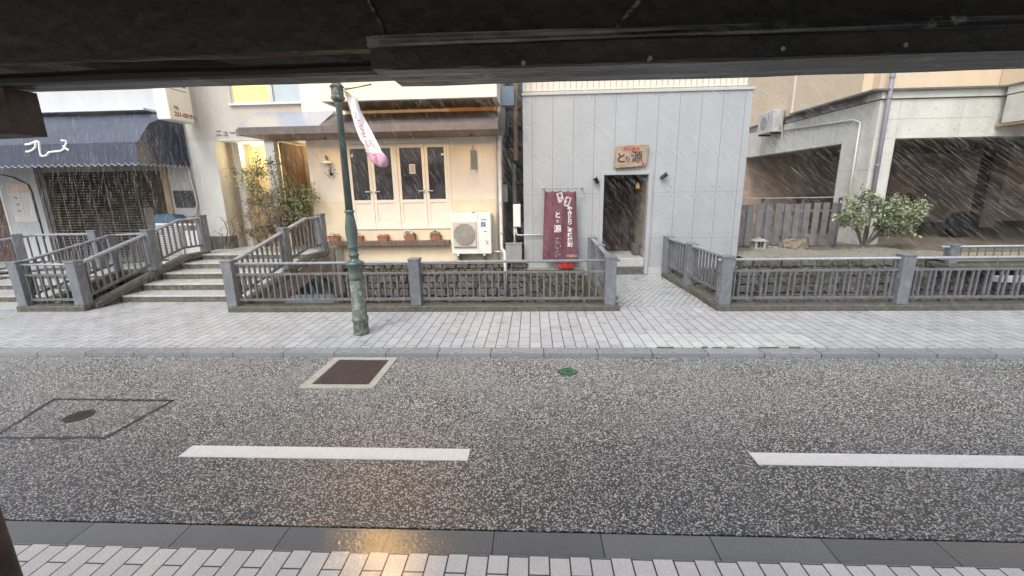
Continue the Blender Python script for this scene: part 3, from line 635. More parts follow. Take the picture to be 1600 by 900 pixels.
# ================================================================== rubble walls of the far bank
def rubble(label, x0, x1, y, z0, z1, rowh=.15, seed=1, name='stone_wall', moss=False, m_=None):
    rnd = random.Random(seed); t = thing(name, label, 'wall', ((x0+x1)/2, y, z0))
    MB().box(x0, x1, y+.02, y+.22, z0, z1-.03).build('mortar', M_MORTAR, t)
    b = MB(); z = z0
    while z < z1-.02:
        h = min(rowh*rnd.uniform(.85, 1.25), z1-z)
        if z1-z-h < .05: h = z1-z
        x = x0
        while x < x1-.02:
            wd = min(rnd.uniform(.13, .34), x1-x)
            if x1-x-wd < .08: wd = x1-x
            g = .009; j = lambda a=.014: rnd.uniform(-a, a); d = rnd.uniform(-.03, .015)
            c = [(x+g+j(), z+g+j(.01)), (x+wd-g+j(), z+g+j(.01)), (x+wd-g+j(), z+h-g+j(.01)), (x+g+j(), z+h-g+j(.01))]
            cx_ = x+wd/2; cz_ = z+h/2; ins = .82
            mid = [(cx_+(p-cx_)*.96, cz_+(q-cz_)*.94) for p, q in c]
            fr = [(cx_+(p-cx_)*ins+j(.008), cz_+(q-cz_)*ins*.95+j(.008)) for p, q in c]
            A = [b.bm.verts.new((p, y+.06, q)) for p, q in c]; M_ = [b.bm.verts.new((p, y+.005+d, q)) for p, q in mid]; F = [b.bm.verts.new((p, y-.022+d+j(.008), q)) for p, q in fr]
            for U, W in ((A, M_), (M_, F)):
                for i in range(4): b._f([U[i], U[(i+1) % 4], W[(i+1) % 4], W[i]])
            b._f(F); x += wd
        z += h
    b.build('stones', m_ or M_STONE, t)
    return t
zPl = atY(640, 411, 9.35).z       # bottom of the cream wall
rubble('grey brown rubble stone wall of the stream bank below the cream building', -4.30, -.12, 9.20, -1.1, zPl-.0, seed=3)
struct('far_bank_coping', MB().box(-4.33, -.12, 9.17, 9.40, zPl, zPl+.035), M_CONCD)
rubble('mossy rubble stone wall of the stream bank under the maroon banner', -.12, xs_[2]-.09, 9.18, -1.1, .18, seed=5)
rubble('rubble stone wall of the stream bank right of the paved footbridge', PX1+.10, 4.32, 9.18, -1.1, .18, seed=6)
struct('grey_building_coping', MB().box(-.12, xs_[2]-.08, 9.14, 9.26, .18, .22).box(PX1+.09, 4.32, 9.14, 9.26, .18, .22), M_CONCD)
zGd = .40
rubble('rough dark rubble stone wall holding up the small garden at the right', 4.34, 8.0, 9.02, -1.1, zGd-.02, rowh=.19, seed=9)
rubble('low rubble stone wall of the stream bank at the left, below the awning shop', -14.5, TLp.x-.1, 9.05, -1.1, .28, seed=12)
rubble('dark rubble stone wall under the far right railing', 8.0, 16.0, 8.95, -1.1, .20, seed=15)
struct('left_terrace', MB().box(-22, TLp.x+.1, 9.07, 12.5, -.4, .33), M_STEPTOP)
struct('entrance_terrace', MB().box(TLp.x-.2, TRp.x+.15, 9.0, 11.6, -.3, .655), M_STEPTOP)
# concrete abutment
ab = MB().box(TRp.x+.02, atY(524, 400, 9.0).x, 8.86, 9.16, -1.0, atY(510, 385, 9.0).z); tag(ab.build('bridge_abutment', M_CONCD, bevel=.02), 'stained concrete abutment block at the top end of the stepped bridge', 'abutment')
# water in the stream
struct('stream_water', MB().box(XL, XR, 6.72, 9.2, -1.10, -1.02), mat('stream_water_surface', (0.02, 0.022, 0.018), 0.06, 0.3, 3, 0.25, 12))

# ================================================================== cream building
YC = 9.35
cxL = atY(487, 300, YC).x; cxR = atY(784, 300, YC).x
zE = atY(640, 216, YC).z           # underside of the canopy
zMidC = atY(640, 313, YC).z        # change from plaster to lower dado
t = thing('cream_building', 'cream plastered two storey building with four glazed door leaves and a brown canopy', 'building', ((cxL+cxR)/2, YC, zPl))
dx0, dx1 = atY(543, 285, YC).x, atY(704, 285, YC).x
dz0, dz1 = atY(620, 358, YC).z, atY(620, 219, YC).z
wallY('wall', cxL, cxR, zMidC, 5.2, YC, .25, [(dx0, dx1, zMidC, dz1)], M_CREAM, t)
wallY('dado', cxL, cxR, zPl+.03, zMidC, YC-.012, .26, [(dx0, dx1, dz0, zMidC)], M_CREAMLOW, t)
MB().box(cxR-.05, cxR, YC+.25, 13, zPl, 5.2).build('side_wall', M_CREAMLOW, t)
MB().box(cxL, cxL+.05, YC+.25, 13, zPl, 5.2).build('side_wall', M_CREAM, t)
# brick ledge
lx0, lx1 = atY(508, 376, YC).x, atY(704, 376, YC).x; lz0, lz1 = atY(600, 383, YC).z, atY(600, 375.5, YC).z
MB().box(lx0, lx1, YC-.17, YC-.012, lz0, lz1).build('plant_ledge', M_BRICKL, t, bevel=.006)
# door frame and four leaves
fr = MB(); fy = YC-.02; fw_ = .05
fr.box(dx0, dx1, fy, YC+.12, dz1-.07, dz1).box(dx0, dx1, fy-.015, YC+.12, dz0, dz0+.03).box(dx0, dx0+.05, fy, YC+.12, dz0+.03, dz1-.07).box(dx1-.05, dx1, fy, YC+.12, dz0+.03, dz1-.07)
dm = atY(620.5, 285, YC).x; fr.box(dm-.03, dm+.03, fy, YC+.12, dz0+.03, dz1-.07)
fr.build('door_frame', M_DOOR, t, bevel=.004)
MB().box(dx0, dx1, YC+.5, YC+.55, dz0, dz1).build('room_back', M_GLASSD, t)
gz1 = atY(620, 231, YC).z; gz0 = atY(620, 312, YC).z; pz1 = atY(620, 317, YC).z; pz0 = atY(620, 349, YC).z
def leaf(xa, xb, hinge_left, glass_px=None):

    st = .060; y0 = YC-.005; b = MB(); za, zb = dz0+.035, dz1-.075
    b.box(xa, xa+st, y0, y0+.045, za, zb).box(xb-st, xb, y0, y0+.045, za, zb)
    b.box(xa+st, xb-st, y0, y0+.045, gz1, zb).box(xa+st, xb-st, y0, y0+.045, pz1, gz0).box(xa+st, xb-st, y0, y0+.045, za, pz0)
    d = b.build('door', M_DOOR, t)
    MB().box(xa+st, xb-st, y0+.018, y0+.026, gz0, gz1).build('pane', M_GLASSD, d)
    MB().box(xa+st, xb-st, y0+.016, y0+.03, pz0, pz1).build('door_panel', M_DOOR, d)
    hx = xb-.04 if hinge_left else xa+.04; zh = atY(620, 299, YC).z; sgn = -1 if hinge_left else 1
    hb = MB().box(hx-.018, hx+.018, y0-.012, y0-.001, zh-.05, zh+.02).tube((hx, y0-.045, zh), (hx+sgn*.115, y0-.045, zh), .010, seg=8).tube((hx, y0-.01, zh), (hx, y0-.05, zh), .010, seg=8)
    hb.build('handle', M_ALU, d)
    return d
mid1 = atY(582, 285, YC).x; mid2 = atY(665.5, 285, YC).x
leaves = [leaf(dx0+.055, mid1-.004, True), leaf(mid1+.004, dm-.034, False), leaf(dm+.034, mid2-.004, True), leaf(mid2+.004, dx1-.055, False)]
pp = atY(644, 264, YC-.001)
pn = MB().box(pp.x-.065, pp.x+.065, YC+.008, YC+.012, pp.z-.10, pp.z+.10).build('notice', M_POSTER, leaves[2])
pp = atY(691, 241, YC)
MB().box(pp.x-.03, pp.x+.03, YC+.008, YC+.012, pp.z-.022, pp.z+.022).build('sticker', M_LETTER, leaves[3])
pp = atY(548, 243, YC)
MB().box(pp.x-.0, pp.x+.04, YC+.008, YC+.012, pp.z-.035, pp.z+.03).build('sticker', M_LETTER, leaves[0])
# notice columns (fine print)
for i in range(5):
    xq = atY(644, 264, YC).x-.045+i*.0225; MB().box(xq, xq+.006, YC+.006, YC+.008, atY(644, 264, YC).z-.08, atY(644, 264, YC).z+.08).build('print_line', M_INK, pn)
# canopy
YU = 8.30
zsof = zE
cz_t = atY(640, 192.5, YU).z; cz_b = zsof
kx0 = atY(371, 200, YU).x; kx1 = atY(778, 200, YU).x
ztopw = atY(460, 175, YC).z
ktx0 = atY(397, 178, YC).x; ksp = atY(498, 192, YU).x; kspT = atY(524, 176, YC).x
can = MB().box(kx0, kx1, YU, YU+.05, cz_b-.0, cz_t).box(kx1-.05, kx1, YU+.05, YC-.005, cz_b, cz_t).box(kx0, kx0+.05, YU+.05, YC-.005, cz_b, cz_t).build('canopy', M_BROWNC, t, bevel=.006)
can['label'] = 'brown canopy with a wet sloping top tinted with sky sheen over the doors'
MB().hexa([(kx0+.02, YU+.012, cz_t-.03), (ksp, YU+.012, cz_t-.03), (kspT, YC-.004, cz_t-.03), (kx0+.02, YC-.004, cz_t-.03)], [(kx0+.02, YU+.012, cz_t+.004), (ksp, YU+.012, cz_t+.004), (kspT, YC-.004, ztopw), (ktx0, YC-.004, ztopw)]).build('sloping_top', M_CANTOP, can)
zt2 = atY(650, 173.8, YC).z
MB().hexa([(ksp+.003, YU+.012, cz_t-.03), (kx1-.01, YU+.012, cz_t-.03), (kx1-.01, YC-.004, cz_t-.03), (kspT+.003, YC-.004, cz_t-.03)], [(ksp+.003, YU+.012, cz_t+.004), (kx1-.01, YU+.012, cz_t+.004), (kx1-.01, YC-.004, zt2-.02), (kspT+.003, YC-.004, zt2-.02)]).build('sloping_top', M_BROWNC, can)
MB().box(kx0+.05, kx1-.05, YU+.05, YC-.004, cz_b+.0, cz_b+.02).build('soffit', M_SOFFIT, can)
bx = atY(702, 214, YU).x
# upper storey overhanging the doors
uz = atY(650, 154.5, YU).z; ux0 = atY(500, 150, YU).x; ux1 = atY(776, 145, YU).x
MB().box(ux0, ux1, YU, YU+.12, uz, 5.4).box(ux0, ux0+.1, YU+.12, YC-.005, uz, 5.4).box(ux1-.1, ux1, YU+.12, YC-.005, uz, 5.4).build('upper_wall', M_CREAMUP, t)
MB().box(ux0+.1, ux1-.1, YU+.12, YC-.005, uz+.004, uz+.04).build('upper_soffit', M_SOFFIT, t)
sl = atY(740, 170, YC)
MB().box(atY(702, 170, YC).x, ux1-.12, YC-.05, YC-.004, atY(740, 174, YC).z, atY(740, 167, YC).z).build('golden_lit_line', mat('lit_line_gold', (0.55, 0.30, 0.10), 0.6, 0.1), t)  # golden strip: the lit line under the overhang put into colour
# small downlights under the canopy, lit (they make the warm glow on the wall)
for i, px in enumerate((520, 590, 650, 740)):
    x = atY(px, 210, YC).x
    lt = MB().lathe((x, YC-.38, cz_b-.022), [(.035, 0), (.04, .02)], 12).build('downlight', M_BROWNC, t)
    ld = bpy.data.lights.new('downlight_glow', 'SPOT'); ld.energy = 6; ld.color = (1, .72, .36); ld.spot_size = R(150); ld.spot_blend = 1; ld.shadow_soft_size = .04
    lo = bpy.data.objects.new('downlight_glow', ld); C.objects.link(lo); lo.location = (x, YC-.38, cz_b-.035)

# wall lamp with ornament
p = atY(507, 264, YC)
t = thing('wall_lamp', 'small wall lamp with a round pale shade and dark twisted ironwork on the cream wall', 'wall lamp', (p.x, YC, p.z))
c = atY(510, 253, YC-.13)
MB().lathe((c.x, c.y, c.z-.03), [(.13, 0), (.125, .012), (.05, .05), (.015, .06)], 18).build('shade', M_WHITE, t, smooth=True)
MB().path([(c.x, YC-.01, p.z-.10), (c.x+.03, YC-.05, p.z-.02), (c.x+.02, YC-.10, c.z+.10), (c.x-.02, YC-.13, c.z+.13), (c.x, YC-.13, c.z+.03)], .009, 6).path([(c.x+.03, YC-.02, p.z-.02), (c.x-.05, YC-.03, c.z+.14)], .006, 6).build('bracket', M_BLACK, t)
b = MB().ball((c.x+.03, YC-.03, p.z-.11), .035, seg=8)
b.build('rosette', M_BLACK, t)
rnd = random.Random(5)
for i in range(9):
    a = i*.7+rnd.uniform(-.2, .2); r = rnd.uniform(.08, .16)
    e = Vector((c.x+.03+r*math.cos(a), YC-.03, p.z-.11+r*.8*math.sin(a)))
    MB().path([(c.x+.03, YC-.03, p.z-.11), (c.x+.03+r*.6*math.cos(a+.5), YC-.04, p.z-.11+r*.5*math.sin(a+.5)), e], .003, 5).ball(e, .010, seg=8).build('tendril', M_BLACK, t)
# projecting plate sign
p = atY(742, 248, YC)
t = thing('bracket_sign', 'small grey hanging plate sign on a scrolled bracket right of the doors', 'sign', (p.x, YC, p.z))
zt_ = atY(740, 233, YC).z; 
MB().path([(p.x-.02, YC-.005, zt_), (p.x-.02, YC-.16, zt_+.01), (p.x-.02, YC-.30, zt_)], .008, 6).path([(p.x-.02, YC-.01, zt_+.06), (p.x-.02, YC-.06, zt_+.08), (p.x-.02, YC-.10, zt_+.03), (p.x-.02, YC-.14, zt_+.0)], .005, 6).build('bracket', M_BLACK, t)
MB().hexa([(p.x-.06, YC-.26, zt_-.42), (p.x-.05, YC-.275, zt_-.42), (p.x+.05, YC-.07, zt_-.42), (p.x+.04, YC-.06, zt_-.42)], [(p.x-.06, YC-.26, zt_-.03), (p.x-.05, YC-.275, zt_-.03), (p.x+.05, YC-.07, zt_-.03), (p.x+.04, YC-.06, zt_-.03)]).build('plate', M_GREYBOX, t)

# flower pots on the ledge
zp = lz1; YP = YC-.09
def pot(px, wd, kind, label):
    x = atY(px, 377, YP).x; t = thing('flower_pot', label, 'flower pot', (x, YP, zp), 'terracotta pots on the brick ledge')
    h = .085
    b = MB().hexa([(x-wd*.40, YP-.05, zp), (x+wd*.40, YP-.05, zp), (x+wd*.40, YP+.05, zp), (x-wd*.40, YP+.05, zp)], [(x-wd*.48, YP-.065, zp+h), (x+wd*.48, YP-.065, zp+h), (x+wd*.48, YP+.065, zp+h), (x-wd*.48, YP+.065, zp+h)])
    b.build('pot', M_TERRA, t, bevel=.008)
    MB().box(x-wd*.5, x+wd*.5, YP-.072, YP+.072, zp+h-.0, zp+h+.022).build('rim', M_TERRA, t, bevel=.005)
    MB().box(x-wd*.46, x+wd*.46, YP-.06, YP+.06, zp+h+.012, zp+h+.026).build('soil', M_SOIL, t)
    rnd = random.Random(int(px)); b = MB()
    n = {0: 26, 1: 90, 2: 110, 3: 40}[kind]; hh = {0: .07, 1: .13, 2: .12, 3: .10}[kind]
    for i in range(n):
        cx = x+rnd.uniform(-.47, .47)*wd; cy = YP+rnd.uniform(-.06, .06); cz = zp+h+.02+rnd.uniform(0, hh)*(1-abs(cx-x)/wd*1.1)
        s_ = rnd.uniform(.014, .03); a = rnd.uniform(0, 6.28); u = Vector((math.cos(a), math.sin(a)*.6, rnd.uniform(-.4, .8)))*s_; v = Vector((-math.sin(a), math.cos(a), rnd.uniform(-.3, .3)))*s_*.5
        b.mi = 0 if rnd.random() < .7 else 1; c_ = Vector((cx, cy, cz)); b.quad(c_-u, c_-v, c_+u, c_+v)
    for i in range(8):
        cx = x+rnd.uniform(-.4, .4)*wd; b.path([(cx, YP, zp+h), (cx+rnd.uniform(-.03, .03), YP, zp+h+hh*.9)], .0025, 4)
    b.build('plant', [M_LEAF1 if kind else M_LEAFB, M_LEAF2], t)
    if kind == 1:
        for i in range(9):
            c_ = Vector((x+rnd.uniform(-.45, .45)*wd, YP-.05+rnd.uniform(-.02, .05), zp+h+rnd.uniform(.05, .15)))
            MB().ball(c_, .014, sz=.6, seg=8).build('flower', M_LETTER, t)
pot(523, .26, 3, 'terracotta trough with sparse sprigs at the left end of the ledge, beside the railing post')
pot(561, .19, 0, 'terracotta pot half hidden behind the green lamp post')
pot(599.5, .25, 0, 'terracotta pot with only withered stubs, below the door handles')
pot(641, .25, 1, 'terracotta pot with white flowers and fresh green leaves')
pot(681, .24, 2, 'terracotta pot with a low bushy green plant next to the air conditioner')

# air conditioner outdoor unit
YA = 9.02
ax0, ax1 = atY(705, 366, YA).x, atY(767.5, 366, YA).x; az1, az0 = atY(740, 333, YA).z, atY(740, 397, YA).z
t = thing('air_conditioner', 'large white outdoor air conditioner unit with a round fan grille on a wall bracket', 'air conditioner', ((ax0+ax1)/2, YA, az0))
MB().box(ax0, ax1, YA, YC-.05, az0, az1).build('casing', M_ACW, t, bevel=.012)
sx = atY(747, 366, YA).x
MB().box(sx-.003, sx+.003, YA-.004, YA+.002, az0+.02, az1-.03).build('seam', M_GREYBOX, t)
gx0, gx1, gz0_, gz1_ = rectY(708, 346.5, 744.5, 386, YA)
MB().box(gx0, gx1, YA-.03, YA-.001, gz0_, gz1_).build('grille_frame', M_ACB, t, bevel=.008)
cx_, cz_ = (gx0+gx1)/2, (gz0_+gz1_)/2+.005; rad = (gx1-gx0)*.46
MB().lathe((cx_, YA-.031, cz_), [(rad*1.0, .0), (rad, .012), (rad*.985, .012)], 40, axis='Y').build('fan_opening', M_ACG, t)
b = MB()
for k in range(13):
    r = rad*(k+1)/13.6; b.path([(cx_+r*math.cos(a_*math.pi/16), YA-.05, cz_+r*math.sin(a_*math.pi/16)) for a_ in range(33)], .0022, 4)
for k in range(12):
    a = k*math.pi/6; b.tube((cx_, YA-.049, cz_), (cx_+rad*math.cos(a), YA-.049, cz_+rad*math.sin(a)), .0025, seg=5)
b.build('fan_grille', M_ACB, t)
MB().box(gx0+.01, gx1-.01, YA-.034, YA-.030, gz0_+.0, gz0_+.02).build('grille_trim', M_GREYBOX, t)
l0, l1, l2, l3 = rectY(751.5, 347, 758.5, 354, YA)
MB().box(l0, l1, YA-.005, YA-.001, l2, l3).build('badge', mat('blue_badge', (0.06, 0.17, 0.35), 0.4, 0.05), t)
MB().path([(l0+.02, YA-.008, l2+.02), (l0+.05, YA-.008, l2+.03), (l1-.02, YA-.008, l3-.02)], .006, 5).build('badge_mark', M_LETTER, t)
p = atY(756, 343, YA); text('brand_lettering', 'Panasonic', .030, (p.x, YA-.004, p.z), M_INK, t, bold=.0006, ext=.001)
p = atY(758, 361.5, YA); MB().box(p.x-.035, p.x+.035, YA-.004, YA-.001, p.z-.006, p.z+.006).build('name_strip', M_INK, t)
p = atY(761, 379, YA)
for dx_, dz_, w_, h_ in ((-.02, .03, .02, .035), (.015, .01, .025, .05), (-.01, -.02, .03, .02), (.02, -.04, .02, .015)):
    MB().box(p.x+dx_-w_/2, p.x+dx_+w_/2, YA-.004, YA-.001, p.z+dz_-h_/2, p.z+dz_+h_/2).build('warning_label', M_GREYBOX, t)
MB().box(ax0+.46, ax0+.50, YA+.05, YA+.1, az1-.004, az1+.02).build('lifting_lug', M_BLACK, t)
for px in (716, 757):
    x = atY(px, 400, YA).x; MB().box(x-.02, x+.02, YA-.02, YC-.014, az0-.035, az0-.002).build('foot', M_WHITE, t)
    MB().hexa([(x-.012, YC-.05, az0-.22), (x+.012, YC-.05, az0-.22), (x+.012, YC-.014, az0-.22), (x-.012, YC-.014, az0-.22)], [(x-.012, YA, az0-.037), (x+.012, YA, az0-.037), (x+.012, YC-.014, az0-.037), (x-.012, YC-.014, az0-.037)]).build('bracket', M_GREYBOX, t)

# drain pipes on the right corner of the cream building
def pipe(label, pts, r, m_, name='drain_pipe', joints=(), cat='pipe', group='pipes in the gap between the buildings'):
    t = thing(name, label, cat, pts[-1], group)
    MB().path(pts, r, 10).build('pipe', m_, t, smooth=True)
    for p in joints: MB().tube(Vector(p)-Vector((0, 0, .02)), Vector(p)+Vector((0, 0, .02)), r*1.25, seg=12).build('collar', m_, t)
    return t
x1 = atY(781, 270, 9.22).x
pipe('pale thick vertical drain pipe on the right edge of the cream building', [(x1, 9.22, 5.2), (x1, 9.22, atY(785, 388, 9.22).z), (x1+.07, 9.15, atY(785, 393, 9.2).z), (x1+.08, 9.12, zPl-.1), (x1+.08, 9.10, -.3)], .038, M_PIPE, joints=[(x1, 9.22, z) for z in (3.4, 2.6, 1.6, 1.0)])
x2 = atY(775.5, 270, 9.26).x
pipe('thin pale conduit left of the thicker drain pipe', [(x2, 9.27, 5.2), (x2, 9.27, zPl-.1)], .022, M_PIPE, joints=[(x2, 9.27, z) for z in (3.9, 2.9, 1.9)])
p = atY(783, 393, 9.2)
pipe('short white horizontal pipe from the air conditioner to the drain pipe', [(ax1, 9.2, p.z), (p.x, 9.18, p.z-.0)], .018, M_WHITE)

# gap between the buildings
gY = 11.2; GXL, GXR = cxR, -.20
t = thing('gap_wall', 'dark wall closing the narrow gap between the cream and the grey buildings', 'wall', ((GXL+GXR)/2, gY, 0))
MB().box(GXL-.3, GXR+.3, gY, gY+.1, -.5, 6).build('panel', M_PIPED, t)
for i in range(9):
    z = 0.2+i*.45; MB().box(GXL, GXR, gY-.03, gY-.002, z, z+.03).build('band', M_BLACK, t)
p0 = atY(806, 200, 9.75)
pipe('thick tan and dark pipe running down the gap beside the grey building', [(p0.x, 9.75, 5.4), (p0.x, 9.75, atY(804, 250, 9.75).z)], .055, M_PIPEO, joints=[(p0.x, 9.75, atY(804, 170, 9.75).z)])
p1 = atY(803, 260, 9.8)
pipe('dark pipe continuing below the tan pipe in the gap', [(p1.x, 9.8, atY(803, 256, 9.8).z), (p1.x+.01, 9.8, zPl-.2)], .05, M_PIPED, joints=[(p1.x, 9.8, 1.6)])
pts = [atY(797, 180, 10.2), atY(795, 200, 10.2), atY(788, 222, 10.1), atY(786, 232, 10.1), atY(794, 250, 10.0), atY(801, 268, 9.9), atY(803, 290, 9.9)]
pipe('dark flexible duct bending inside the gap', pts, .045, M_PIPED)
q0, q1, q2, q3 = rectY(783, 136, 803, 165, 9.5)
tag(MB().box(q0, q1, 9.5, 9.7, q2, q3+.02).build('electric_box', M_BLUEBOX, bevel=.01), 'pale blue metal box high in the gap between buildings', 'electric box', 'metal boxes in the gap')
q0, q1, q2, q3 = rectY(784, 288, 793, 316, 9.6)
tag(MB().box(q0, q1, 9.6, 9.7, q2, q3).build('electric_box', M_GREYBOX, bevel=.01), 'small grey metal box halfway up the gap beside the drain pipe', 'electric box', 'metal boxes in the gap')
q0, q1, q2, q3 = rectY(802, 319, 813.5, 355, 9.2)
t = thing('meter_box', 'narrow white meter box on the left edge of the grey building', 'meter box', ((q0+q1)/2, 9.2, q2))
MB().box(q0, q1, 9.16, 9.30, q2, q3).build('casing', M_WHITE, t, bevel=.01)
MB().box(q0+.01, q1-.01, 9.152, 9.158, q2+.02, q3-.02).build('cover', M_ACW, t)
q0, q1, q2, q3 = rectY(790.5, 381, 815.5, 408, 9.12)
t = thing('junction_box', 'square grey galvanised junction box standing low in the gap', 'junction box', ((q0+q1)/2, 9.12, q2))
MB().box(q0, q1, 9.08, 9.26, q2, q3).build('casing', M_GREYBOX, t, bevel=.006)
MB().box(q0-.01, q1+.01, 9.07, 9.27, q3, q3+.012).build('lid', M_GREYBOX, t)
pz = atY(830, 367, 9.2).z; xa = atY(806, 360, 9.2).x
pipe('white conduit from the meter box running right to the maroon banner', [(xa, 9.2, atY(806, 355, 9.2).z), (xa+.01, 9.2, pz+.03), (xa+.05, 9.2, pz), (atY(850, 367, 9.2).x, 9.2, pz)], .012, M_WHITE, name='conduit')
pipe('pale conduit dropping from the meter box to the junction box', [(xa-.03, 9.22, atY(806, 355, 9.2).z), (xa-.03, 9.22, q3+.01)], .018, M_PIPE, name='conduit')

# ================================================================== grey panelled building
YG_ = 9.25; bx0, bx1 = -.19, atY(1163, 280, YG_).x
zr0 = atY(815, 154, YG_).z; zr1 = atY(1173, 140, YG_).z
t = thing('grey_building', 'grey building clad in riveted panels with a dark recessed doorway', 'building', ((bx0+bx1)/2, YG_, 0))
ex0, ex1, ez0, ez1 = atY(942, 330, YG_).x, atY(1010, 340, YG_).x, ZS, atY(982, 273, YG_).z
hz = zr1
wallY('wall', bx0, bx1, .22, hz, YG_, .15, [(ex0, ex1, .22, ez1)], M_PANEL, t)
wallY('plinth', bx0, bx1, ZS-.3, .22, YG_+.004, .15, [(ex0, ex1, ZS-.3, .22)], M_PTRIM, t)
MB().box(bx1-.03, bx1, YG_+.15, 13.5, -.3, hz).build('side_wall', M_PANEL, t)
MB().box(bx0, bx0+.03, YG_+.15, 13.5, -.3, hz).build('side_wall', M_PANEL, t)
MB().box(bx0-.02, bx1+.03, YG_-.03, YG_+.2, hz, hz+.05).build('coping', M_PTRIM, t, bevel=.005)
# panel seams, horizontal and vertical, as thin recessed-looking battens
xsm = []
xx = atY(832, 280, YG_).x; pitch = (atY(1120, 280, YG_).x-atY(832, 280, YG_).x)/9
k = 0
seamM = M_SEAL
x = xx
while x < bx1-.05:
    segs = [(.22, hz)] if not (ex0 < x < ex1) else [(ez1+.09, hz)]
    for a, c in segs: MB().box(x-.0045, x+.0045, YG_-.0025, YG_+.01, a+.002, c-.002).build('panel_joint', seamM, t)
    xsm.append(x); x += pitch
hseam = [atY(900, 227+3, YG_).z, atY(900, 303, YG_).z, atY(900, 373, YG_).z]
hseam = [atY(850, 303.5, YG_).z, atY(850, 374, YG_).z, atY(850, 232, YG_).z]
for z in hseam[:2]:
    for a, c in (((bx0+.002), ex0-.09), (ex1+.09, bx1-.002)):
        if z > ez1+.1: a, c = bx0+.002, bx1-.002
        MB().box(a, c, YG_-.0022, YG_+.01, z-.0025, z+.0025).build('panel_joint', seamM, t)
        if z > ez1+.1: break
# rivets: one mesh (surface pattern of the cladding)
b = MB(); cols = [bx0+.02]+xsm+[bx1-.02]
for a, c in zip(cols, cols[1:]):
    for z in [z for h in hseam[:2]+[hz-.06, .30, 2.55, 1.25, (hseam[0]+hseam[1])/2] for z in ((h-.09, h+.09) if h in hseam[:2] else (h,))]:
        for x in (a+.07, c-.07):
            if c-a < .2 or (ex0-.1 < x < ex1+.1 and z < ez1+.12): continue
            b.box(x-.011, x+.011, YG_-.003, YG_+.002, z-.008, z+.008)
rv = b.build('rivets', seamM, t); rv['kind'] = 'stuff'
# ribbed cream storey above
MB().box(bx0-.0, atY(1168, 128, 9.5).x, 9.50, 9.7, hz-.1, 5.6).build('upper_wall', M_RIBBED, t)
b = MB(); x = bx0+.05
while x < atY(1168, 128, 9.5).x-.03:
    b.box(x, x+.012, 9.49, 9.503, hz, 5.6); x += .115
b.build('ribs', mat('rib_shadow', (0.42, 0.38, 0.31), 0.7, 0.05), t)
MB().box(bx0, atY(1168, 128, 9.5).x, 9.485, 9.5, atY(900, 141, 9.5).z, atY(900, 139, 9.5).z).build('rib_band', M_RIBBED, t)
# doorway recess
rd = 10.35
MB().box(ex1, ex1+.05, YG_+.15, rd, ZS, ez1).build('recess_side', mat('recess_plaster', (0.30, 0.29, 0.26), .7, .2, 4, col2=(.2, .14, .09)), t)
MB().box(ex0-.05, ex0, YG_+.15, rd, ZS, ez1).build('recess_side', M_PANEL, t)
MB().box(ex0, ex1, YG_+.15, rd, ez1, ez1+.05).build('recess_ceiling', M_DARKIN, t)
dr = MB().box(ex0, ex1, rd, rd+.06, ZS, ez1).build('inner_door', M_DARKIN, t)
for i in range(5):
    x = ex0+(ex1-ex0)*(i+.5)/5; MB().box(x-.012, x+.012, rd-.02, rd-.001, .45, ez1).build('door_batten', M_BLACK, dr)
b = MB().box(ex0-.075, ex0, YG_-.035, YG_-.002, ZS+.02, ez1+.075).box(ex1, ex1+.075, YG_-.035, YG_-.002, ZS+.02, ez1+.075).box(ex0, ex1, YG_-.035, YG_-.002, ez1, ez1+.075)
b.build('door_surround', M_PANEL, t, bevel=.004)
sz1 = atY(980, 417.5, YG_).z; sz2 = atY(980, 403.4, YG_).z
MB().box(ex0, ex1, YG_-.03, YG_+.45, -.1, sz1).build('doorstep', M_BASE, t, bevel=.01)
MB().box(ex0, ex1, YG_+.0, rd, sz1+.002, sz2).build('doorstep', M_STEPTOP, t, bevel=.012)
# mossy block inside the doorway
tag(MB().box(ex1-.16, ex1-.01, YG_+.35, YG_+.55, sz2+.002, sz2+.26).build('stone_block', M_BASE, bevel=.015), 'small mossy stone block inside the dark doorway at its right side', 'stone block')
# bell-shaped lantern
p = atY(997, 285, 9.75)
t = thing('hanging_lantern', 'small warm bell-shaped lantern hanging in the doorway', 'lantern', (p.x, p.y, ez1))
MB().tube((p.x, p.y, ez1), (p.x, p.y, p.z), .004, seg=6).build('cord', M_BLACK, t)
MB().lathe((p.x, p.y, p.z-.13), [(.048, 0), (.045, .05), (.025, .10), (.012, .13)], 14).build('lamp_shade', mat('amber_shade', (.65, .42, .18), .5, .1, emis=(1, .6, .25), estr=.10), t, smooth=True)
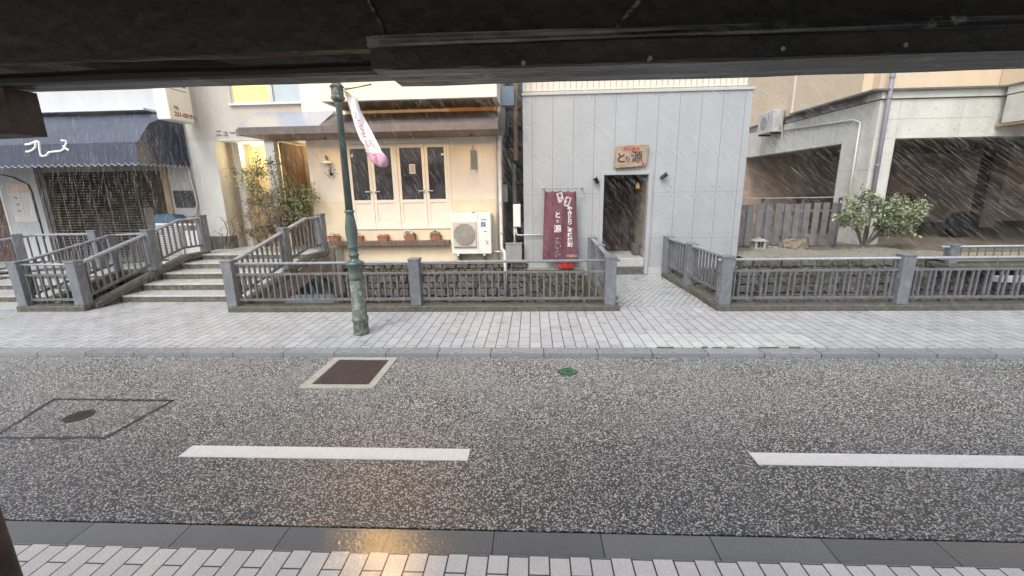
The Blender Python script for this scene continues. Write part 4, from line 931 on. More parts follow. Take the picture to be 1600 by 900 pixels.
# wood sign board
YS = YG_-.06
s0, s1, s2, s3 = atY(961, 244, YS).x, atY(1011, 244, YS).x, atY(985, 261, YS).z, atY(985, 227, YS).z
t = thing('wooden_sign', 'weathered wooden signboard with brushed black and red lettering above the doorway', 'sign', ((s0+s1)/2, YS, s2))
MB().prismY([(s0, s2-.005), (s0+.02, s2-.022), (s1-.075, s2+.012), (s1-.055, s2+.025), (s1-.01, s2+.06), (s1+.02, s3-.01), (s1+.015, s3+.01), (s0+.35, s3+.008), (s0+.03, s3-.004), (s0+.02, s3-.02)], YS-.035, YS+.03).build('board', M_WOODSIGN, t, bevel=.008)
W = s1-s0; H = s3-s2
def stroke(pts, r, name, m_, par, y):
    """brush stroke: a flat swollen ribbon lying on the board"""
    pts = [Vector((a, y, c)) for a, c in pts]; n = len(pts); b = MB(); L_ = []; R_ = []
    for k, p in enumerate(pts):
        d = (pts[min(k+1, n-1)]-pts[max(k-1, 0)]).normalized(); q = Vector((-d.z, 0, d.x)); rr = r*(1.0 if 0 < k < n-1 else .72); L_.append(p-q*rr); R_.append(p+q*rr)
    th = Vector((0, .006, 0))
    for k in range(n-1): b.hexa([L_[k], L_[k+1], L_[k+1]+th, L_[k]+th], [R_[k], R_[k+1], R_[k+1]+th, R_[k]+th])
    return b.build(name, m_, par)
gy = YS-.042
cxs = lambda u: s0+W*u; czs = lambda v: s3-H*v
text('lettering', '炭火焼き', .085, (cxs(.50), gy+.003, czs(.19)), M_RED, t, bold=.0004, ext=.003, sx=1.0)
text('lettering', 'と', .215, (cxs(.18), gy+.003, czs(.60)), M_INK, t, bold=.004, ext=.003)
text('lettering', 'り', .125, (cxs(.385), gy+.003, czs(.66)), M_INK, t, bold=.0005, ext=.003)
text('lettering', '源', .24, (cxs(.67), gy+.003, czs(.58)), M_INK, t, bold=.0015, ext=.003)
MB().box(cxs(.83), cxs(.91), gy-.001, gy+.003, czs(.90), czs(.80)).build('seal', M_RED, t, bevel=.002)
# spotlights
def spot(px, py, ang, label):
    p = atY(px, py, YG_); t = thing('spotlight', label, 'spotlight', (p.x, YG_, p.z), 'spotlights beside the doorway')
    MB().lathe((p.x, YG_-.03, p.z), [(.05, 0), (.05, .015), (.04, .028)], 16, axis='Y').build('base', M_GREYBOX, t)
    d = Vector((math.cos(R(ang))*.8, -.45, math.sin(R(ang)))).normalized(); a = Vector((p.x, YG_-.07, p.z-.01))
    MB().tube(a-d*.035, a+d*.11, .036, .045, seg=16).build('head', M_BLACK, t, smooth=False)
    MB().tube(a+d*.111, a+d*.114, .036, seg=16).build('lens', M_GREYBOX, t)
    MB().tube((p.x, YG_-.03, p.z), a, .012, seg=8).build('arm', M_BLACK, t)
spot(932, 283, 130, 'dark spotlight on the grey wall left of the doorway, turned sideways')
spot(1034, 276, 35, 'dark spotlight on the grey wall right of the doorway, tilted up to the right')

# maroon banner on a rod
YB = 9.02
r0 = atY(847, 294, YB); r1 = atY(913, 293, YB)
t = thing('banner', 'maroon cloth banner with white vertical Japanese lettering hanging from a thin rod', 'banner', ((r0.x+r1.x)/2, YB, r0.z))
rod = MB().tube(r0, r1, .010, seg=8); rod.build('rod', M_RAIL, t)
for p in (r0, r1):
    MB().box(p.x-.012+.03*(1 if p is r0 else -1), p.x+.012+.03*(1 if p is r0 else -1), YB, YG_-.003, p.z-.015, p.z+.01).build('rod_bracket', M_GREYBOX, t)
tl, tr_, blb, brb = atY(851, 298, YB), atY(900, 298, YB), atY(847.5, 406, YB), atY(902.5, 407, YB)
NX, NZ = 40, 44; b = MB(); G = {}
def cloth(u, v):
    base = tl.lerp(tr_, u).lerp(blb.lerp(brb, u), v)
    y = YB + .014*math.sin(u*19+v*2.0)*(.35+.65*(1-v)) + .02*math.sin(u*6+v*5) - .02*v
    sag = .028*abs(math.sin(u*math.pi*4))**1.0*max(0, 1-v*14)
    return Vector((base.x, y, base.z - (sag if v < .08 else 0)))
for i in range(NX+1):
    for j in range(NZ+1): G[i, j] = b.bm.verts.new(cloth(i/NX, j/NZ))
for i in range(NX):
    for j in range(NZ): b._f([G[i, j], G[i+1, j], G[i+1, j+1], G[i, j+1]])
cl = b.build('cloth', M_BANNER, t, smooth=True); md = cl.modifiers.new('s', 'SOLIDIFY'); md.thickness = .003
for k in range(5):
    p = cloth(k/4, 0); MB().lathe((p.x, p.y, r0.z-.012+(r1.z-r0.z)*k/4), [(.018, -.005), (.018, .005)], 10, axis='X').build('ring', M_BANNER, t)
def btext(s_, u, v, size, m_, bold=.004, roll=0, sx=1.0):
    bold *= .35
    p = cloth(u, v); return text('lettering', s_, size, (p.x, YB-.034, p.z), m_, t, bold=bold, roll=roll, ext=.002, sx=sx)
Bh = tl.z-blb.z
ys0 = .245; st = .058
for k, ch in enumerate('やきとり、本格焼酎'):
    vv = [.255, .320, .385, .450, .497, .558, .628, .700, .770][k]; btext(ch, .79, vv, .102, M_LETTER, bold=.006, sx=1.12)
btext('と', .42, .345, .135, M_LETTER, bold=.006); btext('り', .415, .435, .075, M_LETTER, bold=.002); btext('源', .42, .545, .165, M_LETTER, bold=.005)
def ptag(u, v, roll, chars):
    p = cloth(u, v); a = R(roll); hw, hh = .058, .095
    def tr(x, z): return (p.x+x*math.cos(a)-z*math.sin(a), p.z+x*math.sin(a)+z*math.cos(a))
    b = MB().prismY([tr(-hw, -hh), tr(hw, -hh), tr(hw, hh), tr(-hw, hh)], YB-.033, YB-.031); tg = b.build('label_patch', M_LETTER, t)
    b = MB(); 
    for (a0, a1, c0, c1) in ((-hw+.01, hw-.01, hh-.016, hh-.010), (-hw+.01, hw-.01, -hh+.010, -hh+.016), (-hw+.01, -hw+.016, -hh+.016, hh-.016), (hw-.016, hw-.01, -hh+.016, hh-.016)):
        b.prismY([tr(a0, c0), tr(a1, c0), tr(a1, c1), tr(a0, c1)], YB-.036, YB-.034)
    b.build('border', M_BANNER, tg)
    for k, ch in enumerate(chars):
        q = tr(0, .036-.072*k); text('lettering', ch, .075, (q[0], YB-.037, q[1]), M_BANNER, tg, roll=roll, bold=.002, ext=.002)
ptag(.50, .095, 16, '炭火'); ptag(.72, .155, -16, '備長')
btext('YEBISU', .83, .93, .070, M_GOLD, bold=.0015)
rnd = random.Random(4)
b = MB()
for u_, n_ in ((.10, 7), (.16, 4), (.38, 9), (.44, 7), (.50, 5)):      # the worn, unreadable small print near the hem
    for k in range(n_):
        p = cloth(u_+rnd.uniform(-.01, .01), .68+.28*k/n_+rnd.uniform(-.01, .01)); w_ = rnd.uniform(.003, .008); h_ = rnd.uniform(.004, .012); b.box(p.x-w_, p.x+w_, YB-.032, YB-.030, p.z-h_, p.z+h_)
b.build('worn_print', M_LETTER, t)['kind'] = 'stuff'
# red bottle crate edge showing below the banner
p0 = atY(872, 411, 9.1); p1 = atY(896, 422, 9.1)
t = thing('red_crate', 'small bright red plastic crate under the maroon banner, seen through the railing', 'crate', ((p0.x+p1.x)/2, 9.2, p1.z))
MB().box(p0.x, p1.x, 9.05, 9.20, .222, p0.z).build('body', M_REDBOX, t, bevel=.01)
MB().box(p0.x-.01, p1.x+.01, 9.04, 9.21, p0.z, p0.z+.02).build('rim', M_REDBOX, t, bevel=.005)

# ================================================================== beige building with the entrance
YE = 9.62
eX0 = atY(299, 250, 9.62).x; eX1 = ux0+.02 if ux0 > cxL else cxL
t = thing('beige_building', 'beige plastered building with an upper window lit yellow and a recessed entrance', 'building', ((eX0+cxL)/2, YE, .65))
oL, oR = atY(347, 300, YE).x, atY(423, 300, YE).x; cR = atY(437.5, 300, YE).x; zl_ = atY(380, 219, YE).z
w0, w1, wz0, wz1 = rectY(358, 110, 481, 161, YE)
wallY('wall', eX0, atY(530, 150, YE).x, zl_, 5.3, YE, .22, [(w0, w1, wz0, wz0+1.0)], M_BEIGE, t)
MB().box(eX0, oL, YE, YE+.22, .95, zl_).build('front_pier', M_BEIGEW, t)
MB().box(eX0-.02, oL+.02, YE-.03, YE+.25, .60, .95).build('stone_plinth', M_BASE, t, bevel=.02)
MB().box(oR, cR, YE, YE+.16, .64, zl_).build('white_column', M_BEIGEW, t)
rb = 10.75
MB().box(oL-.05, oL, YE+.22, rb, .64, zl_).build('recess_side', M_BEIGE, t)
MB().box(oL+.10, oL+.24, YE+.45, YE+.6, .64, zl_).build('white_column', M_BEIGEW, t)
MB().box(oL, cR+.2, rb, rb+.1, .64, zl_).build('recess_back', M_WARMWALL, t)
MB().box(oL-.05, cR+.2, YE+.22, rb, zl_, zl_+.06).build('recess_ceiling', M_BEIGEW, t)
# brown board passage wall to the right of the column
MB().box(cR, cR+.06, YE+.2, 12.2, .64, atY(440, 221, YE).z).build('passage_wall', M_BROWNSIDE, t)
MB().box(cR+.06, cxL+.1, 12.2, 12.3, .2, 5).build('passage_back', M_BROWNSIDE, t)
b = MB()
for i in range(6):
    y = YE+.3+i*.42; b.box(cR+.055, cR+.068, y, y+.02, .64, atY(440, 224, YE).z)
b.build('board_joint', M_SOFFIT, t)
MB().box(cR+.06, cxL, 9.7, 12.2, zl_+.12, zl_+.2).build('passage_soffit', M_SOFFIT, t)
MB().lathe((oL+.55, 10.25, zl_-.05), [(.11, 0), (.12, .03), (.05, .049)], 18).build('ceiling_lamp', M_LAMPWARM, t)
ld = bpy.data.lights.new('entrance_glow', 'POINT'); ld.energy = 13; ld.color = (1, .82, .48); ld.shadow_soft_size = .1
lo = bpy.data.objects.new('entrance_glow', ld); C.objects.link(lo); lo.location = (oL+.55, 10.25, zl_-.14)
ld = bpy.data.lights.new('passage_glow', 'POINT'); ld.energy = 3.5; ld.color = (1, .74, .45); ld.shadow_soft_size = .1
lo = bpy.data.objects.new('passage_glow', ld); C.objects.link(lo); lo.location = (cR+.5, 10.5, zl_-.10)
# ledge above the opening
MB().box(atY(342, 219, YE).x, cR+.2, YE-.05, YE-.002, zl_-.02, zl_+.02).build('lintel_trim', M_BEIGEW, t, bevel=.004)
# window
wd = MB().box(w0, w1, YE+.02, YE+.10, wz0, wz0+.035).box(w0, w0+.03, YE+.02, YE+.10, wz0+.035, wz0+1).box(w1-.03, w1, YE+.02, YE+.10, wz0+.035, wz0+1)
wm = atY(421.5, 140, YE).x; wd.box(wm-.035, wm+.035, YE+.015, YE+.11, wz0+.035, wz0+1).box(w0+.03, wm-.035, YE+.03, YE+.09, wz0+.965, wz0+1).box(wm+.035, w1-.03, YE+.03, YE+.09, wz0+.965, wz0+1)
wf = wd.build('window', M_ALU, t)
MB().box(w0+.03, wm-.035, YE+.05, YE+.06, wz0+.035, wz0+.965).build('pane', M_WINLIT, wf)['label'] = 'window pane lit yellow from inside'
MB().box(wm+.035, w1-.03, YE+.05, YE+.06, wz0+.035, wz0+.965).build('pane', M_WINPALE, wf)['label'] = 'pale blue unlit window pane'
b = MB()
for k in range(1, 7): b.box(w0+.03, wm-.035, YE+.046, YE+.050, wz0+.04+k*.14, wz0+.044+k*.14)
b.build('blind_slat', mat('blind', (.6, .48, .16), .6, .05), wf)
MB().box(w0-.05, w1+.05, YE-.06, YE+.02, wz0-.04, wz0).build('sill', M_SLEDGE, wf, bevel=.005)
p = atY(358, 208, YE)
text('lettering', 'ニュー国', .155, (p.x, YE-.012, p.z), M_ALUD if False else mat('dull_metal_letters', (.22, .22, .21), .5, .1), t, ext=.008, bold=.001)

# ================================================================== left building with the navy awning
YL = 9.80
lX1 = eX0
t = thing('awning_shop', 'pale grey shop building with a dark see-through roller shutter under a navy awning', 'building', ((lX1-16)/2, YL, .33))
so0, so1, soz0, soz1 = atY(76, 330, YL).x, atY(262, 320, YL).x, .33, atY(180, 252, YL).z
lw0, lw1 = so0-2.35, so0-1.05
zla = atY(150, 176, YL).z
wallY('wall', -19, lX1, .33, 5.6, YL, .22, [(so0, so1, .33, soz1), (lw0, lw1, .33, soz1-.35)], M_LEFTW, t)
MB().box(-19, atY(250, 175, YL).x, YL-.42, YL-.002, zla-.05, zla).build('white_ledge', M_SLEDGE, t, bevel=.006)
sh = MB().box(so0, so0+.05, YL+.02, YL+.12, .33, soz1).box(so1-.05, so1, YL+.02, YL+.12, .33, soz1).box(so0+.05, so1-.05, YL+.02, YL+.14, soz1-.22, soz1).build('shutter', M_BARS, t)
b = MB(); z = .36
while z < soz1-.24: b.tube((so0+.05, YL+.06, z), (so1-.05, YL+.06, z), .0075, seg=5); z += .062
for k in range(1, 8): x = so0+(so1-so0)*k/8; b.box(x-.006, x+.006, YL+.068, YL+.074, .36, soz1-.23)
b.build('grille', M_BARS, sh)
inn = MB().box(so0-1.5, so1+.3, 12.6, 12.7, .2, soz1+.3).box(so0-1.6, so0-1.5, YL+.23, 12.6, .2, soz1+.3).box(so1+.3, so1+.4, YL+.23, 12.6, .2, soz1+.3).box(so0-1.5, so1+.3, YL+.23, 12.6, soz1+.3, soz1+.4)
inn.build('interior', M_SHOPIN, t)
MB().box(so0-.09, so0-.002, YL-.03, YL-.002, .33, soz1).build('wooden_jamb', M_GREYWOOD, t)
MB().box(so1+.002, so1+.13, YL-.03, YL-.002, .33, soz1-.05).build('wooden_jamb', mat('light_timber', (.42, .29, .17), .6, .2, 5), t)
# dim furnishings behind the shutter
rnd = random.Random(8)
for (px, py, wd_, hg, mm, lab, nm) in ((150, 330, .55, .9, M_GREYBOX, 'grey panel leaning inside the shuttered shop', 'upright_board'), (232, 318, .28, 1.25, M_ACB, 'pale upright board inside the shuttered shop at the right', 'pale_board')):
    p = atY(px, py, 11.4); MB()
    tag(MB().box(p.x-wd_/2, p.x+wd_/2, 11.35, 11.45, .33, .33+hg).build(nm, mm, bevel=.01), lab, 'panel')
struct('shop_floor', MB().box(so0-1.5, so1+.3, YL+.22, 12.6, .24, .335), M_SHOPIN)
p = atY(128, 352, 10.7); rnd = random.Random(3)
t2 = thing('potted_plant', 'bright green leafy plant in a dark pot behind the shutter bars', 'plant', (p.x, 10.7, .335))
MB().lathe((p.x, 10.7, .335), [(.13, 0), (.17, .3), (.15, .3)], 16).build('pot', M_PIPED, t2)
b = MB()
for i in range(220):
    a = rnd.uniform(0, 6.28); r = rnd.uniform(0, .3); c_ = Vector((p.x+r*math.cos(a), 10.7+r*math.sin(a)*.7, .66+rnd.uniform(0, .45)*(1-r)))
    s_ = rnd.uniform(.03, .06); u = Vector((rnd.uniform(-1, 1), rnd.uniform(-1, 1), rnd.uniform(-1, 1))).normalized()*s_; v = u.orthogonal().normalized()*s_*.5; b.quad(c_-u, c_-v, c_+u, c_+v)
b.build('foliage', M_LEAF3, t2)
# glazed corner at far left with poster
MB().box(lw0+.05, lw1-.05, YL+.12, YL+.14, .36, soz1-.38).build('window', M_GLASSBR if False else mat('brown_glass', (.10, .05, .035), .15, .5, 3, col2=(.3, .22, .18), thr=(.56, .7)), t)
MB().box(lw0, lw0+.05, YL-.01, YL+.2, .33, soz1-.35).box(lw1-.05, lw1, YL-.01, YL+.2, .33, soz1-.35).box(lw0+.05, lw1-.05, YL-.01, YL+.2, soz1-.40, soz1-.35).build('window_frame', M_WHITE, t)
# dark curved strip on the wall
MB().path([atY(-6, 271, YL-.01), atY(20, 277, YL-.01), atY(44, 288, YL-.01), atY(50, 300, YL-.01), atY(69, 372, YL-.01)], .016, 6).build('dark_strip', M_BLACK, t)
# plaque
q0, q1, q2, q3 = rectY(273, 298, 305, 324, YL-.02)
t3 = thing('plaque', 'dark bronze relief plaque on the wall right of the shutter', 'plaque', ((q0+q1)/2, YL-.02, q2))
q1 = min(q1, lX1-.01)
MB().box(q0, q1, YL-.04, YL-.002, q2, q3).build('frame', M_BLACK, t3, bevel=.006)
rl = MB(); rnd = random.Random(2)
for i in range(26):
    x = rnd.uniform(q0+.05, q1-.05); z = rnd.uniform(q2+.04, q3-.04); rl.path([(x, YL-.042, z), (x+rnd.uniform(-.06, .06), YL-.047, z+rnd.uniform(-.05, .05)), (x+rnd.uniform(-.08, .08), YL-.042, z+rnd.uniform(-.05, .05))], .007, 5)
rl.build('relief', mat('bronze_relief', (.16, .17, .17), .5, .3, 12), t3)['kind'] = 'stuff'
# poster
q0, q1, q2, q3 = rectY(17, 286, 52, 347, YL-.01)
t3 = thing('poster', 'tall pale poster with a column of dark writing, leftmost on the wall under the awning', 'poster', ((q0+q1)/2, YL, q2))
MB().box(q0, q1, YL-.018, YL-.004, q2, q3).build('sheet', M_POSTER, t3)
MB().box(q0+.01, q1-.01, YL-.022, YL-.018, q3-.22, q3-.01).build('header', mat('poster_peach', (.68, .50, .42), .6, .1), t3)
rnd = random.Random(6); b = MB()
for cx, n_, sz in ((.30, 4, .045), (.52, 9, .016), (.72, 10, .012)):
    for k in range(n_):
        x = q0+(q1-q0)*cx; z = q3-.20-(q3-q2-.32)*k/n_
        for _ in range(4): dx_, dz_ = rnd.uniform(-sz, sz)*.7, rnd.uniform(-sz, sz)*.7; b.box(x+dx_-sz*.5, x+dx_+sz*.5, YL-.021, YL-.0185, z+dz_-sz*.12, z+dz_+sz*.12)
b.build('small_print', mat('brown_ink', (.10, .05, .045), .6, .1), t3)['kind'] = 'stuff'
# awning
XA = atY(297, 258, YL).x
ca = atX(216, 250, XA); YAw = ca.y; zb_ = ca.z; zf_ = atY(216, 222, YAw).z
zm_ = atY(212, 193, (YAw+.45)).z; ztp = atY(200, 178, YL-.42).z
za_top = atY(190, 181, YL-.3).z
t = thing('awning', 'navy fabric awning with white script lettering and a scalloped hem over the left shop', 'awning', (XA-2, YAw, zb_))
prof = [(YAw, zb_), (YAw, zf_), (YAw+.06, zf_+.015), (YAw+.40, zf_+(za_top-zf_)*.62), (YAw+.55, zf_+(za_top-zf_)*.72), (YL-.35, za_top), (YL-.003, za_top+.03), (YL-.003, zb_)]
def awning_shell():
    b = MB(); xa, xb = -16.5, XA
    nX = 24; rings = []
    for i in range(nX+1):
        x = xa+(xb-xa)*i/nX
        rings.append([b.bm.verts.new((x, y+(.012*math.sin(i*1.9) if 1 < k < 5 else 0), z-(.012*math.cos(i*1.3) if 2 < k < 6 else 0))) for k, (y, z) in enumerate(prof[:7])])
    for i in range(nX):
        for k in range(6): b._f([rings[i][k], rings[i+1][k], rings[i+1][k+1], rings[i][k+1]])
    e = rings[-1]; c = b.bm.verts.new((xb, YL-.003, zb_)); b._f(e+[c])
    return b
sh = awning_shell().build('cover', M_AWN, t); md = sh.modifiers.new('s', 'SOLIDIFY'); md.thickness = .012
b = MB()
# scalloped valance, front and right side
def scal(p0, p1, n, h0=.05, amp=.05):
    vs = []; b2 = b; d = Vector(p1)-Vector(p0); nn = n*8
    for i in range(nn+1):
        p = Vector(p0)+d*i/nn; z = p.z-h0-amp*abs(math.sin(math.pi*i/8)); vs.append((b2.bm.verts.new(p), b2.bm.verts.new((p.x, p.y-.012*math.sin(i*.785)*0, z))))
    for a, c in zip(vs, vs[1:]): b2._f([a[0], c[0], c[1], a[1]])
    return [v[1].co.copy() for v in vs]
h1 = scal((-16.5, YAw+.004, zb_), (XA, YAw+.004, zb_), 62); h2 = scal((XA-.004, YAw, zb_), (XA-.004, YL-.01, zb_), 13)
va = b.build('valance', M_AWN, t); md = va.modifiers.new('s', 'SOLIDIFY'); md.thickness = .008
MB().path([p+Vector((0, -.008, 0)) for p in h1[120:]], .007, 4).build('hem_piping', M_AWNTRIM, t)
MB().path([p+Vector((.008, 0, 0)) for p in h2], .007, 4).build('hem_piping', M_AWNTRIM, t)
# the script lettering, traced as painted strokes: one connected hand-written word
for nm, pts in (('a', [(40, 226), (47, 225), (55, 221.5), (57.5, 221)]), ('b', [(56, 222), (56, 229), (52, 234), (45, 237), (41, 237)]), ('c', [(57, 221), (61, 222), (61.5, 224), (62, 232), (64, 243), (66, 244), (73, 243), (77, 238), (84, 237), (95, 236), (100, 233), (104, 224), (103.5, 220), (96, 219.5)]), ('d', [(99, 228), (103, 232), (108, 235)])):
    MB().path([atY(px, py, YAw-.006) for px, py in pts], .021, 6).build('lettering', M_LETTER, t)
# box sign projecting from the wall
xsg = atY(297, 150, YL-.35).x; 
nearc = atX(262, 160, xsg); YN = nearc.y; zbs = atX(266, 186, xsg).z
thk = abs(xsg-atY(241, 160, YN).x)
t = thing('box_sign', 'white projecting box sign with a red telephone number above the awning', 'sign', (xsg-thk/2, YL-.35, zbs))
MB().box(xsg-thk, xsg, YN, YL-.35, zbs, zbs+1.5).build('casing', M_WHITE, t, bevel=.012)
ym = (YN+YL-.35)/2; dpt = YL-.35-YN
MB().box(xsg, xsg+.004, YN+.02, YL-.37, zbs+.03, zbs+1.47).build('face', mat('sign_face', (.80, .78, .68), .4, .03), t)
text('lettering', 'TEL', .085, (xsg+.006, YN+dpt*.30, zbs+.24), M_REDD if False else mat('dark_red', (.22, .02, .03), .5, .05), t, rot=(90, 0, 90), bold=.002, ext=.002)
text('lettering', '231-0019', .125, (xsg+.006, YN+dpt*.56, zbs+.12), MATS['dark_red'], t, rot=(90, 0, 90), bold=.003, ext=.002, sx=1.0)
text('lettering', 'IVE', .20, (xsg+.006, YN+dpt*.62, zbs+.74), mat('brown_letters', (.08, .06, .04), .5, .05), t, rot=(90, 0, 90), bold=.004, ext=.002)
MB().box(xsg, xsg+.006, YN+dpt*.2, YN+dpt*.85, zbs+.595, zbs+.607).build('underline', MATS['brown_letters'], t)
for z in (zbs+.12, zbs+1.1): MB().box(xsg-thk/2-.03, xsg-thk/2+.03, YL-.35, YL-.002, z, z+.06).build('wall_bracket', M_GREYBOX, t)
# drain hose
pipe('thin white hose running down the corner wall beside the bronze plaque', [atY(293, 262, YL-.05), atY(299, 285, YL-.05), atY(304, 300, YL-.05), atY(308, 318, YL-.05), atY(306, 333, YL-.06), atY(300, 340, YL-.07)], .022, M_PIPE, name='hose', group='pipes and hoses on the left wall')
# louvred cabinet with blue cover
cab0, cab1 = atY(246, 370, 9.35).x, atY(282, 370, 9.35).x; cz1 = atY(265, 348, 9.35).z
t = thing('louvred_cabinet', 'white louvred cabinet under a blue cover behind the left sloping railing', 'cabinet', ((cab0+cab1)/2, 9.35, .33))
MB().box(cab0, cab1, 9.35, 9.68, .36, cz1).build('body', M_WHITE, t, bevel=.01)
b = MB(); z = .42
while z < cz1-.05: b.box(cab0+.03, cab1-.03, 9.338, 9.349, z, z+.018); z += .04
b.build('louvres', M_GREYBOX, t)
MB().hexa([(cab0-.02, 9.33, cz1), (cab1+.03, 9.33, cz1), (cab1+.03, 9.7, cz1), (cab0-.02, 9.7, cz1)], [(cab0+.02, 9.36, cz1+.19), (cab1-.10, 9.36, cz1+.20), (cab1-.06, 9.66, cz1+.16), (cab0+.02, 9.66, cz1+.16)]).build('cover', M_BLUECLOTH, t, bevel=.02)
st0, st1 = atY(287, 370, 9.3).x, atY(312, 370, 9.3).x; zt_ = atY(300, 352, 9.3).z
t = thing('frame_stand', 'white standing frame between the louvred cabinet and the top railing post', 'stand', ((st0+st1)/2, 9.3, .33))
MB().box(st0, st0+.03, 9.30, 9.33, .33, zt_).build('leg', M_WHITE, t); MB().box(st1-.03, st1, 9.30, 9.33, .33, zt_).build('leg', M_WHITE, t)
MB().box(st0-.06, st1+.06, 9.29, 9.34, zt_, zt_+.035).build('top_bar', M_WHITE, t)
MB().box(st0+.03, st1-.03, 9.31, 9.32, .55, zt_-.12).build('panel', M_POSTER, t)

# ================================================================== concrete building with covered parking
YQ = 10.9; XQ = atY(1364, 230, YQ).x; zfl = .42
zL = atY(1500, 214, YQ).z; zBd = atY(1450, 153.5, YQ).z; zTp = atY(1450, 139, YQ).z
px1 = atY(1385, 300, YQ).x
XJ = atY(1559, 165, YQ).x
t = thing('concrete_building', 'pale board-marked concrete building over a dark covered car park with a salmon upper wall', 'building', (XQ+2, YQ, zfl))
# front: pier, lintel, band
MB().box(XQ, px1, YQ, YQ+.4, -.2, zL).build('front_pier', M_CONC, t, bevel=.01)
MB().box(XQ, XJ+4.5, YQ, YQ+.4, zL, zBd-.012).build('front_beam', M_CONC, t)
MB().box(XQ-.02, XJ+4.5, YQ-.05, YQ+.4, zBd+.012, zTp-.03).build('upper_band', M_CONC, t)
MB().box(XQ+.03, XJ+4.5, YQ+.03, YQ+.4, zBd-.012, zBd+.012).build('shadow_joint', M_LEDGE, t)
MB().box(XQ-.28, XJ+4.5, YQ-.14, YQ+.4, zTp-.03, zTp+.01).build('ledge', M_LEDGE, t)
MB().box(XQ-.02, XJ+4.5, YQ+.08, YQ+.3, zTp+.01, 7.2).build('upper_front_wall', M_SALMON, t)
# side face
sy = [atX(px, 260, XQ).y for px in (1310,)]
yS = sy[0]
MB().box(XQ, XQ+.3, YQ+.4, yS, -.2, zL).build('side_pier', M_CONC, t)
MB().box(XQ, XQ+.3, YQ+.4, 19, zL, zBd-.012).build('side_beam', M_CONC, t)
MB().box(XQ+.03, XQ+.3, YQ+.4, 19, zBd-.012, zBd+.012).build('shadow_joint', M_LEDGE, t)
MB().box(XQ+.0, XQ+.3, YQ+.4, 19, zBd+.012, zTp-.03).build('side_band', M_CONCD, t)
yj = atX(1235, 163, XQ-.28).y
MB().box(XQ-.28, XQ+.3, YQ+.4, yj, zTp-.03, zTp+.01).box(XQ-.06, XQ+.3, yj, 19, zTp-.03, zTp+.01).build('side_ledge', M_LEDGE, t)
MB().box(XQ-.24, XQ+.2, YQ+.30, yj-.05, zTp+.01, 7.2).build('side_bay', M_SALMON, t)
MB().box(XQ-.02, XQ+.2, yj-.05, 19, zTp+.01, 7.2).build('upper_side_wall', M_SALMON, t)
MB().box(XQ-.27, XQ-.20, yj-.08, yj-.02, zTp+.01, 7.2).build('corner_trim', M_CREAMUP, t)
# formwork seams and tie holes
b = MB()
for z in (zL+.42,): b.box(px1-.3, XJ-.02, YQ-.0025, YQ, z, z+.006)
for x in (px1-.02, px1+1.35, px1+2.6): b.box(x, x+.006, YQ-.0025, YQ, zL+.01, zBd-.02)
for k in range(7):
    for z in (zL+.18, zBd-.22): b.tube((XQ+.25+k*.5, YQ-.002, z), (XQ+.25+k*.5, YQ+.004, z), .013, seg=8)
for k in range(4): b.tube((XQ+.12, YQ-.002, .8+k*.6), (XQ+.12, YQ+.004, .8+k*.6), .013, seg=8)
for k in range(1, 6):
    y = YQ+.4+k*.95; b.box(XQ-.0025, XQ, y, y+.008, zL+.0, zBd-.02)
for z in (1.35, 2.2): b.box(XQ-.0025, XQ, YQ+.02, yS-.01, z, z+.006)
b.build('formwork_marks', M_FORM, t)['kind'] = 'stuff'
# projecting part at the right
zJ = atY(1557, 194, YQ).z
MB().box(XJ, XJ+4, 8.9, YQ-.16, zJ, zBd-.012).build('projecting_beam', M_CONC, t)
MB().box(XJ-.012, XJ+4, 8.9, YQ-.16, zBd+.012, zTp-.03).build('projecting_band', M_CONC, t)
MB().box(XJ+.03, XJ+4, 8.9, YQ-.16, zBd-.012, zBd+.012).build('shadow_joint', M_LEDGE, t)
MB().box(XJ-.05, XJ+4, 8.85, YQ-.16, zTp-.03, zTp+.01).build('projecting_ledge', M_LEDGE, t)
MB().box(XJ+.0, XJ+4, 8.95, YQ+.06, zTp+.012, 7.2).build('projecting_wall', M_SALMON, t)
MB().box(XJ+.02, XJ+4, 8.92, YQ-.02, zJ-.06, zJ-.002).build('projecting_soffit', mat('salmon_soffit', (.42, .28, .19), .7, .2, 4), t)
# interior
MB().box(XQ-4.5, 20, 17.2, 17.4, -.2, zL+.5).build('rear_wall', M_PARK, t)
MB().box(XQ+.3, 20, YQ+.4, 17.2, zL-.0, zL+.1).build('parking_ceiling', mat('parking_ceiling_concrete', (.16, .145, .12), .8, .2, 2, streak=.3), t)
MB().box(19.5, 19.7, YQ+.4, 17.2, -.2, zL).build('rear_side_wall', M_PARK, t)
for x in (XQ+6.6,): MB().box(x, x+.45, 14.8, 15.2, zfl, zL).build('inner_column', mat('inner_pillar', (.15, .11, .085), .7, .3, 3), t)
MB().box(px1+1.6, px1+5.5, 16.6, 17.1, zfl, 1.5).build('inner_low_wall', mat('inner_brick', (.20, .10, .07), .7, .3, 3), t)
struct('parking_floor', MB().box(XQ-4.5, 22, 10.3, 17.2, -.3, zfl), mat('parking_ground', (.16, .135, .10), .55, .35, 2, .3, 30))
struct('stream_edge_ground', MB().box(8.6, 22, 9.0, 10.3, -.3, .30), mat('edge_ground', (.30, .27, .20), .6, .3, 2, .3, 30))
struct('pale_slab', MB().box(gL+.6, 18, 8.35, 8.52, .02, .12), M_STEPTOP)
